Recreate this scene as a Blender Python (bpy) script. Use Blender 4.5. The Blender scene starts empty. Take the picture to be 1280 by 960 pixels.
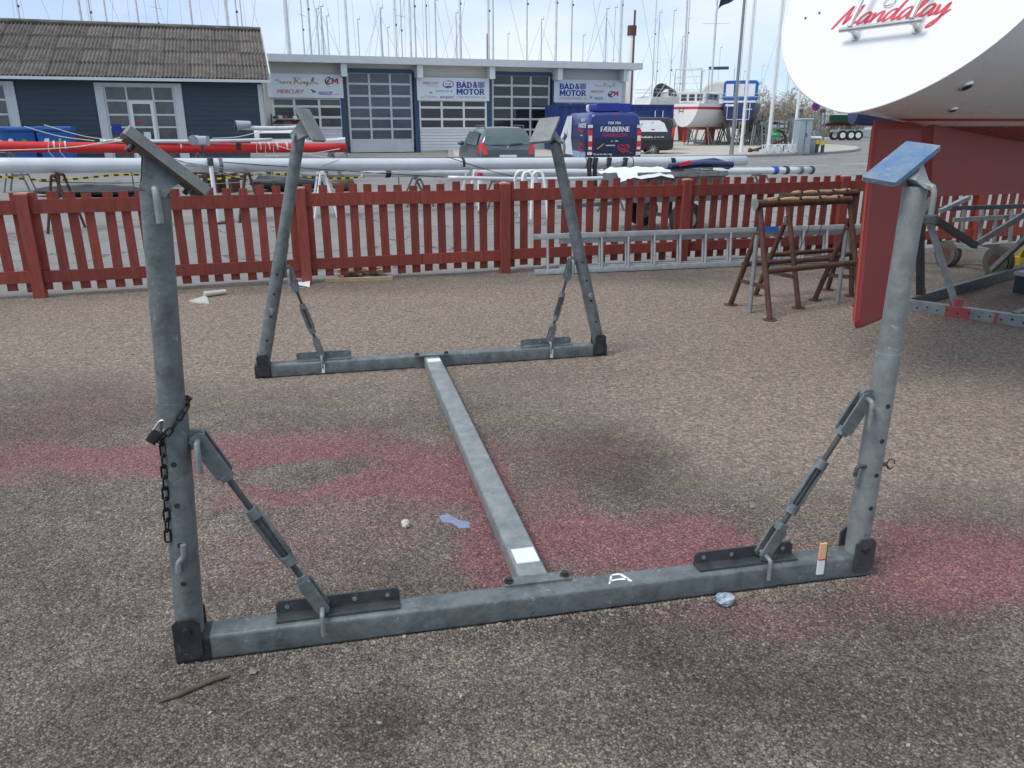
import bpy, math, random
from mathutils import Vector, Matrix
random.seed(7)
R = math.radians
SC = bpy.context.scene
COL = SC.collection
# ------------------------------------------------------------------ camera
FPX, PITCH, EYE = 975.0, R(18.48), 1.6
cd = bpy.data.cameras.new('camera'); cam = bpy.data.objects.new('camera', cd); COL.objects.link(cam)
cam.location = (0, 0, EYE); cam.rotation_euler = (R(90) - PITCH, 0, 0)
cd.sensor_width = 36; cd.lens = 36 * FPX / 1280; cd.clip_start = .05; cd.clip_end = 3000
SC.camera = cam
# ------------------------------------------------------------------ sky and sun
SUN_EL, SUN_AZ = R(57), R(-122)          # azimuth measured from +Y towards +X
w = bpy.data.worlds.new('World'); SC.world = w; w.use_nodes = True
nt = w.node_tree; N = nt.nodes; LK = nt.links; N.clear()
def nd(t, **k):
    n = N.new(t)
    for a, b in k.items(): setattr(n, a, b)
    return n
sky = nd('ShaderNodeTexSky', sky_type='NISHITA', sun_disc=False, sun_elevation=SUN_EL, sun_rotation=SUN_AZ, air_density=1.0, dust_density=.1, ozone_density=3.0)
tc = nd('ShaderNodeTexCoord')
mp = nd('ShaderNodeMapping'); mp.inputs['Scale'].default_value = (1.0, 1.0, 2.6); mp.inputs['Location'].default_value = (2.35, 1.7, .35)
nz = nd('ShaderNodeTexNoise'); nz.inputs['Scale'].default_value = 1.7; nz.inputs['Detail'].default_value = 7; nz.inputs['Roughness'].default_value = .52
rp = nd('ShaderNodeValToRGB'); rp.color_ramp.elements[0].position = .40; rp.color_ramp.elements[1].position = .60
rp.color_ramp.elements[0].color = (.48, .48, .48, 1); rp.color_ramp.elements[1].color = (.95, .95, .95, 1)
mul = nd('ShaderNodeMix', data_type='RGBA', blend_type='MULTIPLY'); mul.inputs[0].default_value = 1; mul.inputs[7].default_value = (.37, .56, .87, 1)
mx = nd('ShaderNodeMix', data_type='RGBA'); mx.inputs[7].default_value = (5.7, 6.2, 6.7, 1)
bg = nd('ShaderNodeBackground'); bg.inputs[1].default_value = .1
ow = nd('ShaderNodeOutputWorld')
LK.new(tc.outputs['Generated'], mp.inputs[0]); LK.new(mp.outputs[0], nz.inputs['Vector']); LK.new(nz.outputs['Fac'], rp.inputs[0])
LK.new(sky.outputs[0], mul.inputs[6]); LK.new(mul.outputs[2], mx.inputs[6]); LK.new(rp.outputs[0], mx.inputs[0]); LK.new(mx.outputs[2], bg.inputs[0]); LK.new(bg.outputs[0], ow.inputs[0])
sl = bpy.data.lights.new('sun', 'SUN'); sl.energy = 1.5; sl.angle = R(22); sl.color = (1, .965, .91)
so = bpy.data.objects.new('sun', sl); COL.objects.link(so)
sd = Vector((math.sin(SUN_AZ) * math.cos(SUN_EL), math.cos(SUN_AZ) * math.cos(SUN_EL), math.sin(SUN_EL)))
so.rotation_euler = sd.to_track_quat('Z', 'Y').to_euler(); so.location = (0, 0, 40)
vs = SC.view_settings; vs.view_transform = 'Standard'; vs.look = 'None'; vs.gamma = 1; vs.exposure = .72; vs.use_curve_mapping = False
SC.cycles.use_adaptive_sampling = True; SC.cycles.adaptive_threshold = .02; SC.cycles.use_denoising = True
SC.cycles.max_bounces = 5; SC.cycles.diffuse_bounces = 2; SC.cycles.glossy_bounces = 3; SC.cycles.transmission_bounces = 4

# ------------------------------------------------------------------ pixel -> place
def ray(x, y):
    a = (x - 640) / FPX; b = (480 - y) / FPX
    return Vector((a, math.cos(PITCH) + b * math.sin(PITCH), -math.sin(PITCH) + b * math.cos(PITCH)))
O = Vector((0, 0, EYE))
def G(x, y, z=0.0):
    r = ray(x, y); return O + r * ((z - EYE) / r.z)
def AY(x, y, Y):
    r = ray(x, y); return O + r * (Y / r.y)
def PL(x, y, p, d):
    r = ray(x, y); nx, ny = -d[1], d[0]
    return O + r * ((nx * p[0] + ny * p[1]) / (nx * r.x + ny * r.y))
V3 = Vector

# ------------------------------------------------------------------ materials
MATS = {}
def mat(name, col=(.5, .5, .5), rough=.6, metal=0.0, var=.12, vscale=6.0, col2=None, bump=0.0, bscale=40.0, spec=.5, coat=0, stretch=(1, 1, 1), emit=None, trans=0, alpha=1, obvar=0, scuff=0):
    m = bpy.data.materials.new(name); m.use_nodes = True; MATS[name] = m
    t = m.node_tree; p = t.nodes['Principled BSDF']
    p.inputs['Roughness'].default_value = rough; p.inputs['Metallic'].default_value = metal
    p.inputs['Specular IOR Level'].default_value = spec; p.inputs['Coat Weight'].default_value = coat
    p.inputs['Coat Roughness'].default_value = .08
    p.inputs['Transmission Weight'].default_value = trans; p.inputs['Alpha'].default_value = alpha
    if emit: p.inputs['Emission Color'].default_value = (*emit[0], 1); p.inputs['Emission Strength'].default_value = emit[1]
    c = t.nodes.new('ShaderNodeTexCoord'); mpn = t.nodes.new('ShaderNodeMapping'); mpn.inputs['Scale'].default_value = stretch
    t.links.new(c.outputs['Object'], mpn.inputs[0])
    n = t.nodes.new('ShaderNodeTexNoise'); n.inputs['Scale'].default_value = vscale; n.inputs['Detail'].default_value = 6; n.inputs['Roughness'].default_value = .65
    t.links.new(mpn.outputs[0], n.inputs['Vector'])
    r = t.nodes.new('ShaderNodeValToRGB'); r.color_ramp.elements[0].position = .3; r.color_ramp.elements[1].position = .7
    c2 = col2 or tuple(min(1, v * (1 + var)) for v in col); c1 = col if col2 else tuple(v * (1 - var) for v in col)
    r.color_ramp.elements[0].color = (*c1, 1); r.color_ramp.elements[1].color = (*c2, 1)
    t.links.new(n.outputs['Fac'], r.inputs[0]); out = r.outputs[0]
    if obvar:
        oi = t.nodes.new('ShaderNodeObjectInfo'); hv = t.nodes.new('ShaderNodeHueSaturation')
        mr = t.nodes.new('ShaderNodeMapRange'); mr.inputs[3].default_value = 1 - obvar; mr.inputs[4].default_value = 1 + obvar
        t.links.new(oi.outputs['Random'], mr.inputs[0]); t.links.new(mr.outputs[0], hv.inputs['Value']); t.links.new(out, hv.inputs['Color']); out = hv.outputs[0]
    if scuff:
        n3 = t.nodes.new('ShaderNodeTexNoise'); n3.inputs['Scale'].default_value = 34; n3.inputs['Detail'].default_value = 9; n3.inputs['Roughness'].default_value = .72; n3.inputs['Distortion'].default_value = .6
        t.links.new(mpn.outputs[0], n3.inputs['Vector'])
        for lo_, hi_, cc_, am in ((.6, .68, (.46, .47, .45), scuff), (.4, .32, (.025, .025, .022), scuff * .8)):
            r3 = t.nodes.new('ShaderNodeMapRange'); r3.inputs[1].default_value = lo_; r3.inputs[2].default_value = hi_; r3.inputs[4].default_value = am; t.links.new(n3.outputs['Fac'], r3.inputs[0])
            x3 = t.nodes.new('ShaderNodeMix'); x3.data_type = 'RGBA'; x3.inputs[7].default_value = (*cc_, 1); t.links.new(r3.outputs[0], x3.inputs[0]); t.links.new(out, x3.inputs[6]); out = x3.outputs[2]
    t.links.new(out, p.inputs['Base Color'])
    rr = t.nodes.new('ShaderNodeMapRange'); rr.inputs[3].default_value = max(0, rough - .1); rr.inputs[4].default_value = min(1, rough + .12)
    t.links.new(n.outputs['Fac'], rr.inputs[0]); t.links.new(rr.outputs[0], p.inputs['Roughness'])
    if bump:
        n2 = t.nodes.new('ShaderNodeTexNoise'); n2.inputs['Scale'].default_value = bscale; n2.inputs['Detail'].default_value = 5
        t.links.new(mpn.outputs[0], n2.inputs['Vector'])
        b = t.nodes.new('ShaderNodeBump'); b.inputs['Strength'].default_value = bump; b.inputs['Distance'].default_value = .01
        t.links.new(n2.outputs['Fac'], b.inputs['Height']); t.links.new(b.outputs[0], p.inputs['Normal'])
    return m
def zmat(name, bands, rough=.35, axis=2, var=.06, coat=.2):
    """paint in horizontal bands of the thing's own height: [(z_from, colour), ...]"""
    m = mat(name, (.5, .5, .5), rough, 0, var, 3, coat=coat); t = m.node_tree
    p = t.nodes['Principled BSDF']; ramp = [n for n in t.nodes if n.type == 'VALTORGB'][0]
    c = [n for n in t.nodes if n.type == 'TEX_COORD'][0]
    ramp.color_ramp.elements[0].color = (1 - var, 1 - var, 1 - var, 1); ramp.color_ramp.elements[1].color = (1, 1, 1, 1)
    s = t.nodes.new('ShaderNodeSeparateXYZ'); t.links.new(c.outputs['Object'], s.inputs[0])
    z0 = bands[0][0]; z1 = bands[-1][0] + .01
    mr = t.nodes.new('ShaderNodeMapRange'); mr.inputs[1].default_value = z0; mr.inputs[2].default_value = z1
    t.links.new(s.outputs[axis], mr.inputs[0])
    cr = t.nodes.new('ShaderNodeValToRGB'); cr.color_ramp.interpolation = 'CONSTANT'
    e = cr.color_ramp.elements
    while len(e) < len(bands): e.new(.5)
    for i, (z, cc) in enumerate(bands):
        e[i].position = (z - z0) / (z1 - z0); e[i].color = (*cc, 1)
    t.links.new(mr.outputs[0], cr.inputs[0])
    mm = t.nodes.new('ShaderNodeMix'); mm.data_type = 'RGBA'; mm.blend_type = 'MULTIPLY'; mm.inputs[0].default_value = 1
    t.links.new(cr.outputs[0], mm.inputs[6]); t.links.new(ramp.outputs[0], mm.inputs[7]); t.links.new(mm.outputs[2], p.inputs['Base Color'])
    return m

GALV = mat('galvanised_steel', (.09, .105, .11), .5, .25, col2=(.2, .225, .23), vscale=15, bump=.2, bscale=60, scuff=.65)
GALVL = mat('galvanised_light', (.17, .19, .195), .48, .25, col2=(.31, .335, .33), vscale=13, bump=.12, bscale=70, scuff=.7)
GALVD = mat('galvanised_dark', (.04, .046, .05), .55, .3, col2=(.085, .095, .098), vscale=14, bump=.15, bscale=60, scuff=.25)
BLACKP = mat('black_paint', (.013, .013, .014), .55, 0, col2=(.04, .042, .043), vscale=18, bump=.2, scuff=.2)
RUST = mat('rusty_brown', (.06, .028, .022), .78, .1, col2=(.13, .06, .043), vscale=14, bump=.3, bscale=80)
FRED = mat('fence_red', (.165, .028, .021), .7, 0, col2=(.28, .055, .039), vscale=5, stretch=(6, 6, .8), bump=.3, bscale=30, obvar=.17)
FREDT = mat('fence_post_red', (.195, .036, .026), .68, 0, col2=(.3, .065, .046), vscale=6, stretch=(6, 6, .8), bump=.25, bscale=30, obvar=.08)
FTOP = mat('bleached_post_top', (.5, .19, .14), .8, 0, col2=(.62, .33, .26), vscale=30, bump=.3)
WHITE = mat('white_paint', (.75, .76, .76), .4, 0, .05, 4)
MASTW = mat('white_mast', (.62, .65, .68), .3, .2, .08, 3)
MASTS = mat('silver_mast', (.6, .62, .64), .5, .1, .15, 2)
MASTB = mat('brown_mast', (.14, .06, .035), .5, 0, .2, 3)
WIRE = mat('rigging_wire', (.4, .42, .44), .4, .5)
GRP = mat('white_gelcoat', (.76, .77, .78), .22, 0, .025, 1.5, coat=.35)
ANTIF = mat('red_antifouling', (.225, .036, .033), .6, 0, col2=(.285, .05, .045), vscale=3, bump=.05)
STEELB = mat('polished_steel', (.62, .62, .61), .34, .9, .08)
ALU = mat('aluminium', (.4, .42, .43), .42, .4, .2, 12)
WOODP = mat('pale_timber', (.32, .22, .12), .75, 0, col2=(.5, .38, .22), vscale=8, stretch=(1, 1, 6), bump=.2)
WOODD = mat('old_wood', (.06, .045, .032), .85, 0, col2=(.13, .1, .07), vscale=30, bump=.4)
RUBB = mat('black_rubber', (.018, .018, .019), .8, 0, .3, 10)
TARPB = mat('black_tarpaulin', (.02, .021, .023), .6, 0, .3, 6, bump=.5, bscale=12)
GREYP = mat('grey_plastic', (.15, .16, .16), .65, 0, col2=(.25, .262, .255), vscale=10, bump=.15, scuff=.3)
PANELB = mat('worn_blue_board', (.04, .16, .34), .8, 0, col2=(.27, .29, .29), vscale=9, bump=.5, bscale=110, scuff=.6)
CHAINM = mat('dark_chain', (.02, .02, .022), .4, .6, .3)
BRASS = mat('brass', (.5, .36, .12), .35, .9)
SHEDB = mat('shed_blue', (.027, .05, .07), .65, 0, col2=(.04, .067, .09), vscale=2, stretch=(.4, 1, 6), bump=.3, bscale=9)
TRIM = mat('pale_grey_trim', (.56, .6, .62), .6, 0, .06, 3)
WALLW = mat('white_wall', (.72, .74, .75), .65, 0, .04, 2)
CREAM = mat('cream_wall', (.62, .62, .59), .7, 0, .04, 2)
CLAD = mat('white_cladding', (.68, .71, .73), .5, 0, .04, 2)
BLUET = mat('blue_trim', (.03, .07, .15), .5)
GLASSD = mat('dark_glass', (.016, .018, .022), .08, 0, .4, 1.2, spec=.7)
GLASSR = mat('workshop_glass', (.05, .058, .085), .12, 0, col2=(.1, .112, .155), vscale=1.0, spec=.7)
GLASSS = mat('shed_glass', (.035, .04, .045), .1, 0, col2=(.1, .11, .12), vscale=1.5, spec=.7)
SIGNW = mat('sign_white', (.72, .77, .81), .4, 0, .03, 2)
INKB = mat('ink_blue', (.012, .035, .3), .5); INKR = mat('ink_red', (.55, .02, .03), .5); INKG = mat('ink_gold', (.42, .3, .16), .5)
INKK = mat('ink_dark', (.03, .04, .06), .5); INKC = mat('ink_cyan', (.08, .3, .55), .5); INKW = mat('ink_white', (.8, .8, .82), .5)
INKY = mat('ink_grey', (.3, .33, .36), .5); NAMER = mat('boat_name_red', (.62, .05, .07), .5)
ROOFM = mat('fibre_cement_roof', (.05, .043, .038), .9, 0, col2=(.185, .168, .152), vscale=3.2, stretch=(.6, 1.6, 1.6), bump=.4, bscale=25, obvar=.17)
BIN = mat('blue_bin', (.01, .09, .34), .45, 0, .12, 3)
CONT = mat('container_blue', (.008, .03, .15), .5, 0, .15, 2)
REDC = mat('red_sailcover', (.58, .025, .025), .65, 0, .12, 5, bump=.3, bscale=14)
CARP = mat('car_paint', (.11, .135, .15), .3, .4, .08, 2, coat=.5)
CARG = mat('car_glass', (.1, .14, .14), .06, 0, .2, 1, spec=.8)
LAMPR = mat('tail_lamp', (.6, .02, .02), .25, 0, .1, 3, coat=.5)
LAMPW = mat('clear_lamp', (.7, .7, .68), .2)
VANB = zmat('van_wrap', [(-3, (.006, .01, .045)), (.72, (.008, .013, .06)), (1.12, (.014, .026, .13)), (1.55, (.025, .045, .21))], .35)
VANBK = mat('black_van_paint', (.012, .013, .017), .25, 0, .1, 2, coat=.5)
VANW = mat('van_white', (.75, .78, .82), .3, coat=.3)
PLATEM = mat('number_plate', (.75, .75, .73), .4)
CONC = mat('pavement_concrete', (.36, .34, .3), .9, 0, col2=(.47, .44, .39), vscale=1.2, bump=.2, bscale=20)
KERB = mat('kerb_stone', (.26, .26, .25), .9, 0, .15, 3, bump=.3)
PAINTW = mat('road_paint', (.6, .6, .57), .8, 0, .2, 6)
GRASSM = mat('grass_green', (.06, .1, .025), .9, 0, col2=(.16, .18, .07), vscale=3)
TWIG = mat('bare_twigs', (.2, .17, .13), .9, 0, col2=(.42, .37, .29), vscale=2)
YEL = mat('yellow_paint', (.6, .48, .02), .6); REDP = mat('red_primer', (.2, .1, .1), .7, 0, col2=(.5, .05, .055), vscale=26)
CABG = mat('cabinet_grey', (.32, .38, .42), .5, 0, .06, 3)
SIGNG = mat('green_sign', (.02, .3, .1), .5); BOATB = mat('boat_blue', (.012, .02, .09), .3, 0, .1, 2, coat=.3)
CANVB = mat('blue_canvas', (.015, .1, .38), .7, 0, .12, 4); CANVW = mat('cream_canvas', (.6, .6, .54), .8, 0, .08, 3, bump=.3, bscale=8)
FLAGM = mat('navy_flag', (.015, .02, .06), .8)
ORANGE = mat('orange_paint', (.75, .42, .25), .6); PAPER = mat('white_paper', (.7, .72, .75), .8, 0, .08, 8)
PLASTIC = mat('cloudy_plastic', (.5, .52, .46), .4, 0, .1, 6)
BLUEP = mat('pale_blue_paint', (.2, .24, .34), .8, 0, .25, 30)
GRAVELM = mat('loose_gravel', (.1, .092, .083), .9, 0, col2=(.34, .31, .27), vscale=17)

def nod(m): return m.node_tree.nodes, m.node_tree.links
def ground_mat(name, gravel=True):
    m = bpy.data.materials.new(name); m.use_nodes = True; ns, lk = nod(m); p = ns['Principled BSDF']; p.inputs['Roughness'].default_value = .9; p.inputs['Specular IOR Level'].default_value = .25
    tcn = ns.new('ShaderNodeTexCoord'); pos = tcn.outputs['Object']
    def noise(s, d=4, r=.6, v=None):
        n = ns.new('ShaderNodeTexNoise'); n.inputs['Scale'].default_value = s; n.inputs['Detail'].default_value = d; n.inputs['Roughness'].default_value = r; lk.new(v or pos, n.inputs['Vector']); return n.outputs['Fac'], n.outputs['Color']
    def ramp(f, stops):
        r = ns.new('ShaderNodeValToRGB'); e = r.color_ramp.elements
        while len(e) < len(stops): e.new(.5)
        for i, (q, c) in enumerate(stops): e[i].position = q; e[i].color = (*c, 1) if not isinstance(c, float) else (c, c, c, 1)
        lk.new(f, r.inputs[0]); return r.outputs[0]
    def mix(f, a, b, mode='MIX'):
        x = ns.new('ShaderNodeMix'); x.data_type = 'RGBA'; x.blend_type = mode
        if isinstance(f, float): x.inputs[0].default_value = f
        else: lk.new(f, x.inputs[0])
        for s, q in ((6, a), (7, b)):
            if isinstance(q, tuple): x.inputs[s].default_value = (*q, 1)
            else: lk.new(q, x.inputs[s])
        return x.outputs[2]
    def math_(op, a, b):
        x = ns.new('ShaderNodeMath'); x.operation = op
        for s, q in ((0, a), (1, b)):
            if isinstance(q, (int, float)): x.inputs[s].default_value = q
            else: lk.new(q, x.inputs[s])
        return x.outputs[0]
    if not gravel:
        f, _ = noise(.5, 8); f2, _ = noise(70, 4); f3, _ = noise(6, 5)
        c = ramp(f, [(.3, (.24, .24, .23)), (.7, (.33, .325, .31))])
        c = mix(.55, c, ramp(f2, [(.3, .38), (.7, .95)]), 'MULTIPLY'); c = mix(.35, c, ramp(f3, [(.35, .6), (.65, 1.0)]), 'MULTIPLY')
        vo = ns.new('ShaderNodeTexVoronoi'); vo.feature = 'DISTANCE_TO_EDGE'; vo.inputs['Scale'].default_value = .35
        _, wc = noise(1.2, 4); wv = ns.new('ShaderNodeVectorMath'); wv.operation = 'MULTIPLY_ADD'; wv.inputs[1].default_value = (1.5, 1.5, 0); lk.new(wc, wv.inputs[0]); lk.new(pos, wv.inputs[2]); lk.new(wv.outputs[0], vo.inputs['Vector'])
        c = mix(ramp(vo.outputs['Distance'], [(.0, 1.0), (.008, 0.0)]), c, (.05, .05, .05))
        lk.new(c, p.inputs['Base Color']); return m
    # two sizes of stone chips with dark gaps
    vo = ns.new('ShaderNodeTexVoronoi'); vo.inputs['Scale'].default_value = 140; lk.new(pos, vo.inputs['Vector'])
    vb = ns.new('ShaderNodeTexVoronoi'); vb.inputs['Scale'].default_value = 240; lk.new(pos, vb.inputs['Vector'])
    sx = ns.new('ShaderNodeSeparateColor'); lk.new(vo.outputs['Color'], sx.inputs[0])
    sy = ns.new('ShaderNodeSeparateColor'); lk.new(vb.outputs['Color'], sy.inputs[0])
    stone = ramp(sx.outputs[0], [(0, (.06, .056, .053)), (.3, (.16, .143, .128)), (.7, (.28, .25, .22)), (.93, (.42, .38, .335)), (1, (.6, .57, .53))])
    fine = ramp(sy.outputs[1], [(0, (.09, .083, .077)), (.6, (.215, .195, .176)), (1, (.37, .335, .3))])
    c = mix(.42, stone, fine)
    gap = ramp(vo.outputs['Distance'], [(.3, 1.0), (.8, .42)]); c = mix(.9, c, gap, 'MULTIPLY')
    macro, _ = noise(.9, 6); mid, _ = noise(4.5, 6, .7)
    c = mix(.75, c, ramp(macro, [(.28, (.62, .6, .6)), (.5, (.95, .92, .9)), (.72, (1.3, 1.25, 1.18))]), 'MULTIPLY')
    c = mix(.6, c, ramp(mid, [(.3, .55), (.62, 1.15)]), 'MULTIPLY')
    gr_, _ = noise(42, 3, .75); gr2, _ = noise(17, 4, .8); grain = mix(.45, ramp(gr_, [(.3, .42), (.5, .95), (.7, 1.55)]), ramp(gr2, [(.3, .5), (.5, 1.0), (.7, 1.5)]), 'MULTIPLY')
    c = mix(.5, c, grain, 'MULTIPLY'); c = mix(1.0, c, (1.01, .98, .935), 'MULTIPLY')
    # irregular coordinates for the sprayed patches
    _, wcol = noise(2.6, 7, .68)
    wv = ns.new('ShaderNodeVectorMath'); wv.operation = 'SUBTRACT'; lk.new(wcol, wv.inputs[0]); wv.inputs[1].default_value = (.5, .5, .5)
    ws = ns.new('ShaderNodeVectorMath'); ws.operation = 'MULTIPLY_ADD'; lk.new(wv.outputs[0], ws.inputs[0]); ws.inputs[1].default_value = (.45, .6, 0); lk.new(pos, ws.inputs[2]); wpos = ws.outputs[0]
    def blobs(lst):
        acc = None
        for (cx, cy, rx, ry, st) in lst:
            ce = G(cx, cy); ax = max(.04, (G(cx + rx, cy) - ce).length); ay = max(.05, (G(cx, cy - ry) - G(cx, cy + ry)).length / 2)
            a = ns.new('ShaderNodeVectorMath'); a.operation = 'SUBTRACT'; lk.new(wpos, a.inputs[0]); a.inputs[1].default_value = (ce.x, ce.y, 0)
            b = ns.new('ShaderNodeVectorMath'); b.operation = 'MULTIPLY'; lk.new(a.outputs[0], b.inputs[0]); b.inputs[1].default_value = (1 / ax, 1 / ay, 0)
            l = ns.new('ShaderNodeVectorMath'); l.operation = 'LENGTH'; lk.new(b.outputs[0], l.inputs[0])
            r = ns.new('ShaderNodeMapRange'); r.interpolation_type = 'SMOOTHSTEP'; r.inputs[1].default_value = .3; r.inputs[2].default_value = 1.5; r.inputs[3].default_value = st; r.inputs[4].default_value = 0; lk.new(l.outputs['Value'], r.inputs[0])
            acc = r.outputs[0] if acc is None else math_('ADD', acc, r.outputs[0])
        return acc
    BEIGE_PATCH = [(200, 405, 360, 55, .75), (700, 405, 460, 60, .8), (1050, 480, 320, 80, .75), (860, 560, 160, 50, .35), (1180, 560, 160, 60, .4), (560, 372, 300, 20, .5), (1150, 390, 260, 40, .5), (420, 440, 200, 40, .35)]  # paler beige patches, mostly over the far part of the yard
    bei = math_('MINIMUM', blobs(BEIGE_PATCH), .72); c = mix(bei, c, mix(.8, (.53, .487, .425), mix(.5, stone, fine), 'OVERLAY')); c = mix(math_('MULTIPLY', bei, 1.2), c, mix(1.0, c, grain, 'MULTIPLY'))
    DARK = [(765, 578, 95, 46, 1.1), (60, 520, 130, 50, .4), (1130, 770, 150, 35, .75), (860, 800, 180, 50, .6), (460, 905, 70, 40, .7), (300, 900, 240, 50, .4), (1100, 880, 260, 60, .45), (640, 900, 120, 40, .35), (700, 470, 120, 14, .35), (300, 360, 330, 9, .6), (1000, 560, 120, 40, -.2), (870, 880, 200, 60, .4), (640, 790, 130, 20, .55), (240, 850, 80, 30, .3), (1200, 640, 80, 30, .2), (100, 740, 120, 60, .3)]
    dk = math_('MAXIMUM', math_('MULTIPLY', blobs(DARK), ramp(mid, [(.25, .35), (.65, 1.0)])), 0); c = mix(dk, c, mix(.85, c, (.36, .345, .345), 'MULTIPLY'))
    PINK = [(50, 580, 130, 24, 1), (190, 574, 90, 24, .9), (320, 566, 110, 32, 1), (440, 576, 120, 46, 1), (555, 592, 75, 38, 1), (380, 594, 66, 17, -2.2), (330, 618, 75, 16, .9), (470, 612, 90, 18, .6), (625, 690, 44, 70, 1.3), (604, 610, 36, 56, 1), (745, 690, 100, 38, 1.4), (845, 668, 95, 36, 1.35), (920, 698, 80, 34, 1.2), (700, 640, 48, 40, 1), (1150, 706, 90, 42, 1.3), (1255, 700, 110, 46, 1.3), (1190, 750, 130, 30, .8), (60, 525, 150, 40, .5), (450, 690, 130, 60, .42), (480, 640, 120, 40, .3), (940, 770, 170, 28, .75), (725, 575, 80, 30, .5), (290, 700, 100, 50, .42), (1090, 640, 120, 30, .35), (640, 555, 60, 24, .35), (1020, 690, 60, 24, .5)]
    pk = blobs(PINK); sp, _ = noise(33, 5, .75); sp2, _ = noise(9, 6, .7)
    pk = math_('ADD', pk, math_('MULTIPLY', math_('SUBTRACT', sp, .5), 1.5)); pk = math_('ADD', pk, math_('MULTIPLY', math_('SUBTRACT', sp2, .5), .6))
    pr = ns.new('ShaderNodeMapRange'); pr.interpolation_type = 'SMOOTHSTEP'; pr.inputs[1].default_value = .0; pr.inputs[2].default_value = 1.7; pr.inputs[3].default_value = 0; pr.inputs[4].default_value = .8; lk.new(pk, pr.inputs[0])
    pinkc = mix(.8, (.5, .2, .25), mix(.5, stone, gap, 'MULTIPLY'), 'OVERLAY')
    pk2 = math_('MULTIPLY', pr.outputs[0], ramp(vo.outputs['Distance'], [(.35, 1.0), (.9, .45)]))
    c = mix(pk2, c, pinkc)
    lk.new(c, p.inputs['Base Color'])
    h = math_('ADD', math_('MULTIPLY', vo.outputs['Distance'], -1.0), math_('MULTIPLY', vb.outputs['Distance'], -.5)); h = math_('ADD', h, math_('MULTIPLY', sx.outputs[1], .5))
    b = ns.new('ShaderNodeBump'); b.inputs['Strength'].default_value = .85; b.inputs['Distance'].default_value = .006; lk.new(h, b.inputs['Height']); lk.new(b.outputs[0], p.inputs['Normal'])
    return m
YARD = ground_mat('tarmac_gravel'); ROADM = ground_mat('grey_asphalt', False)

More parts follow.
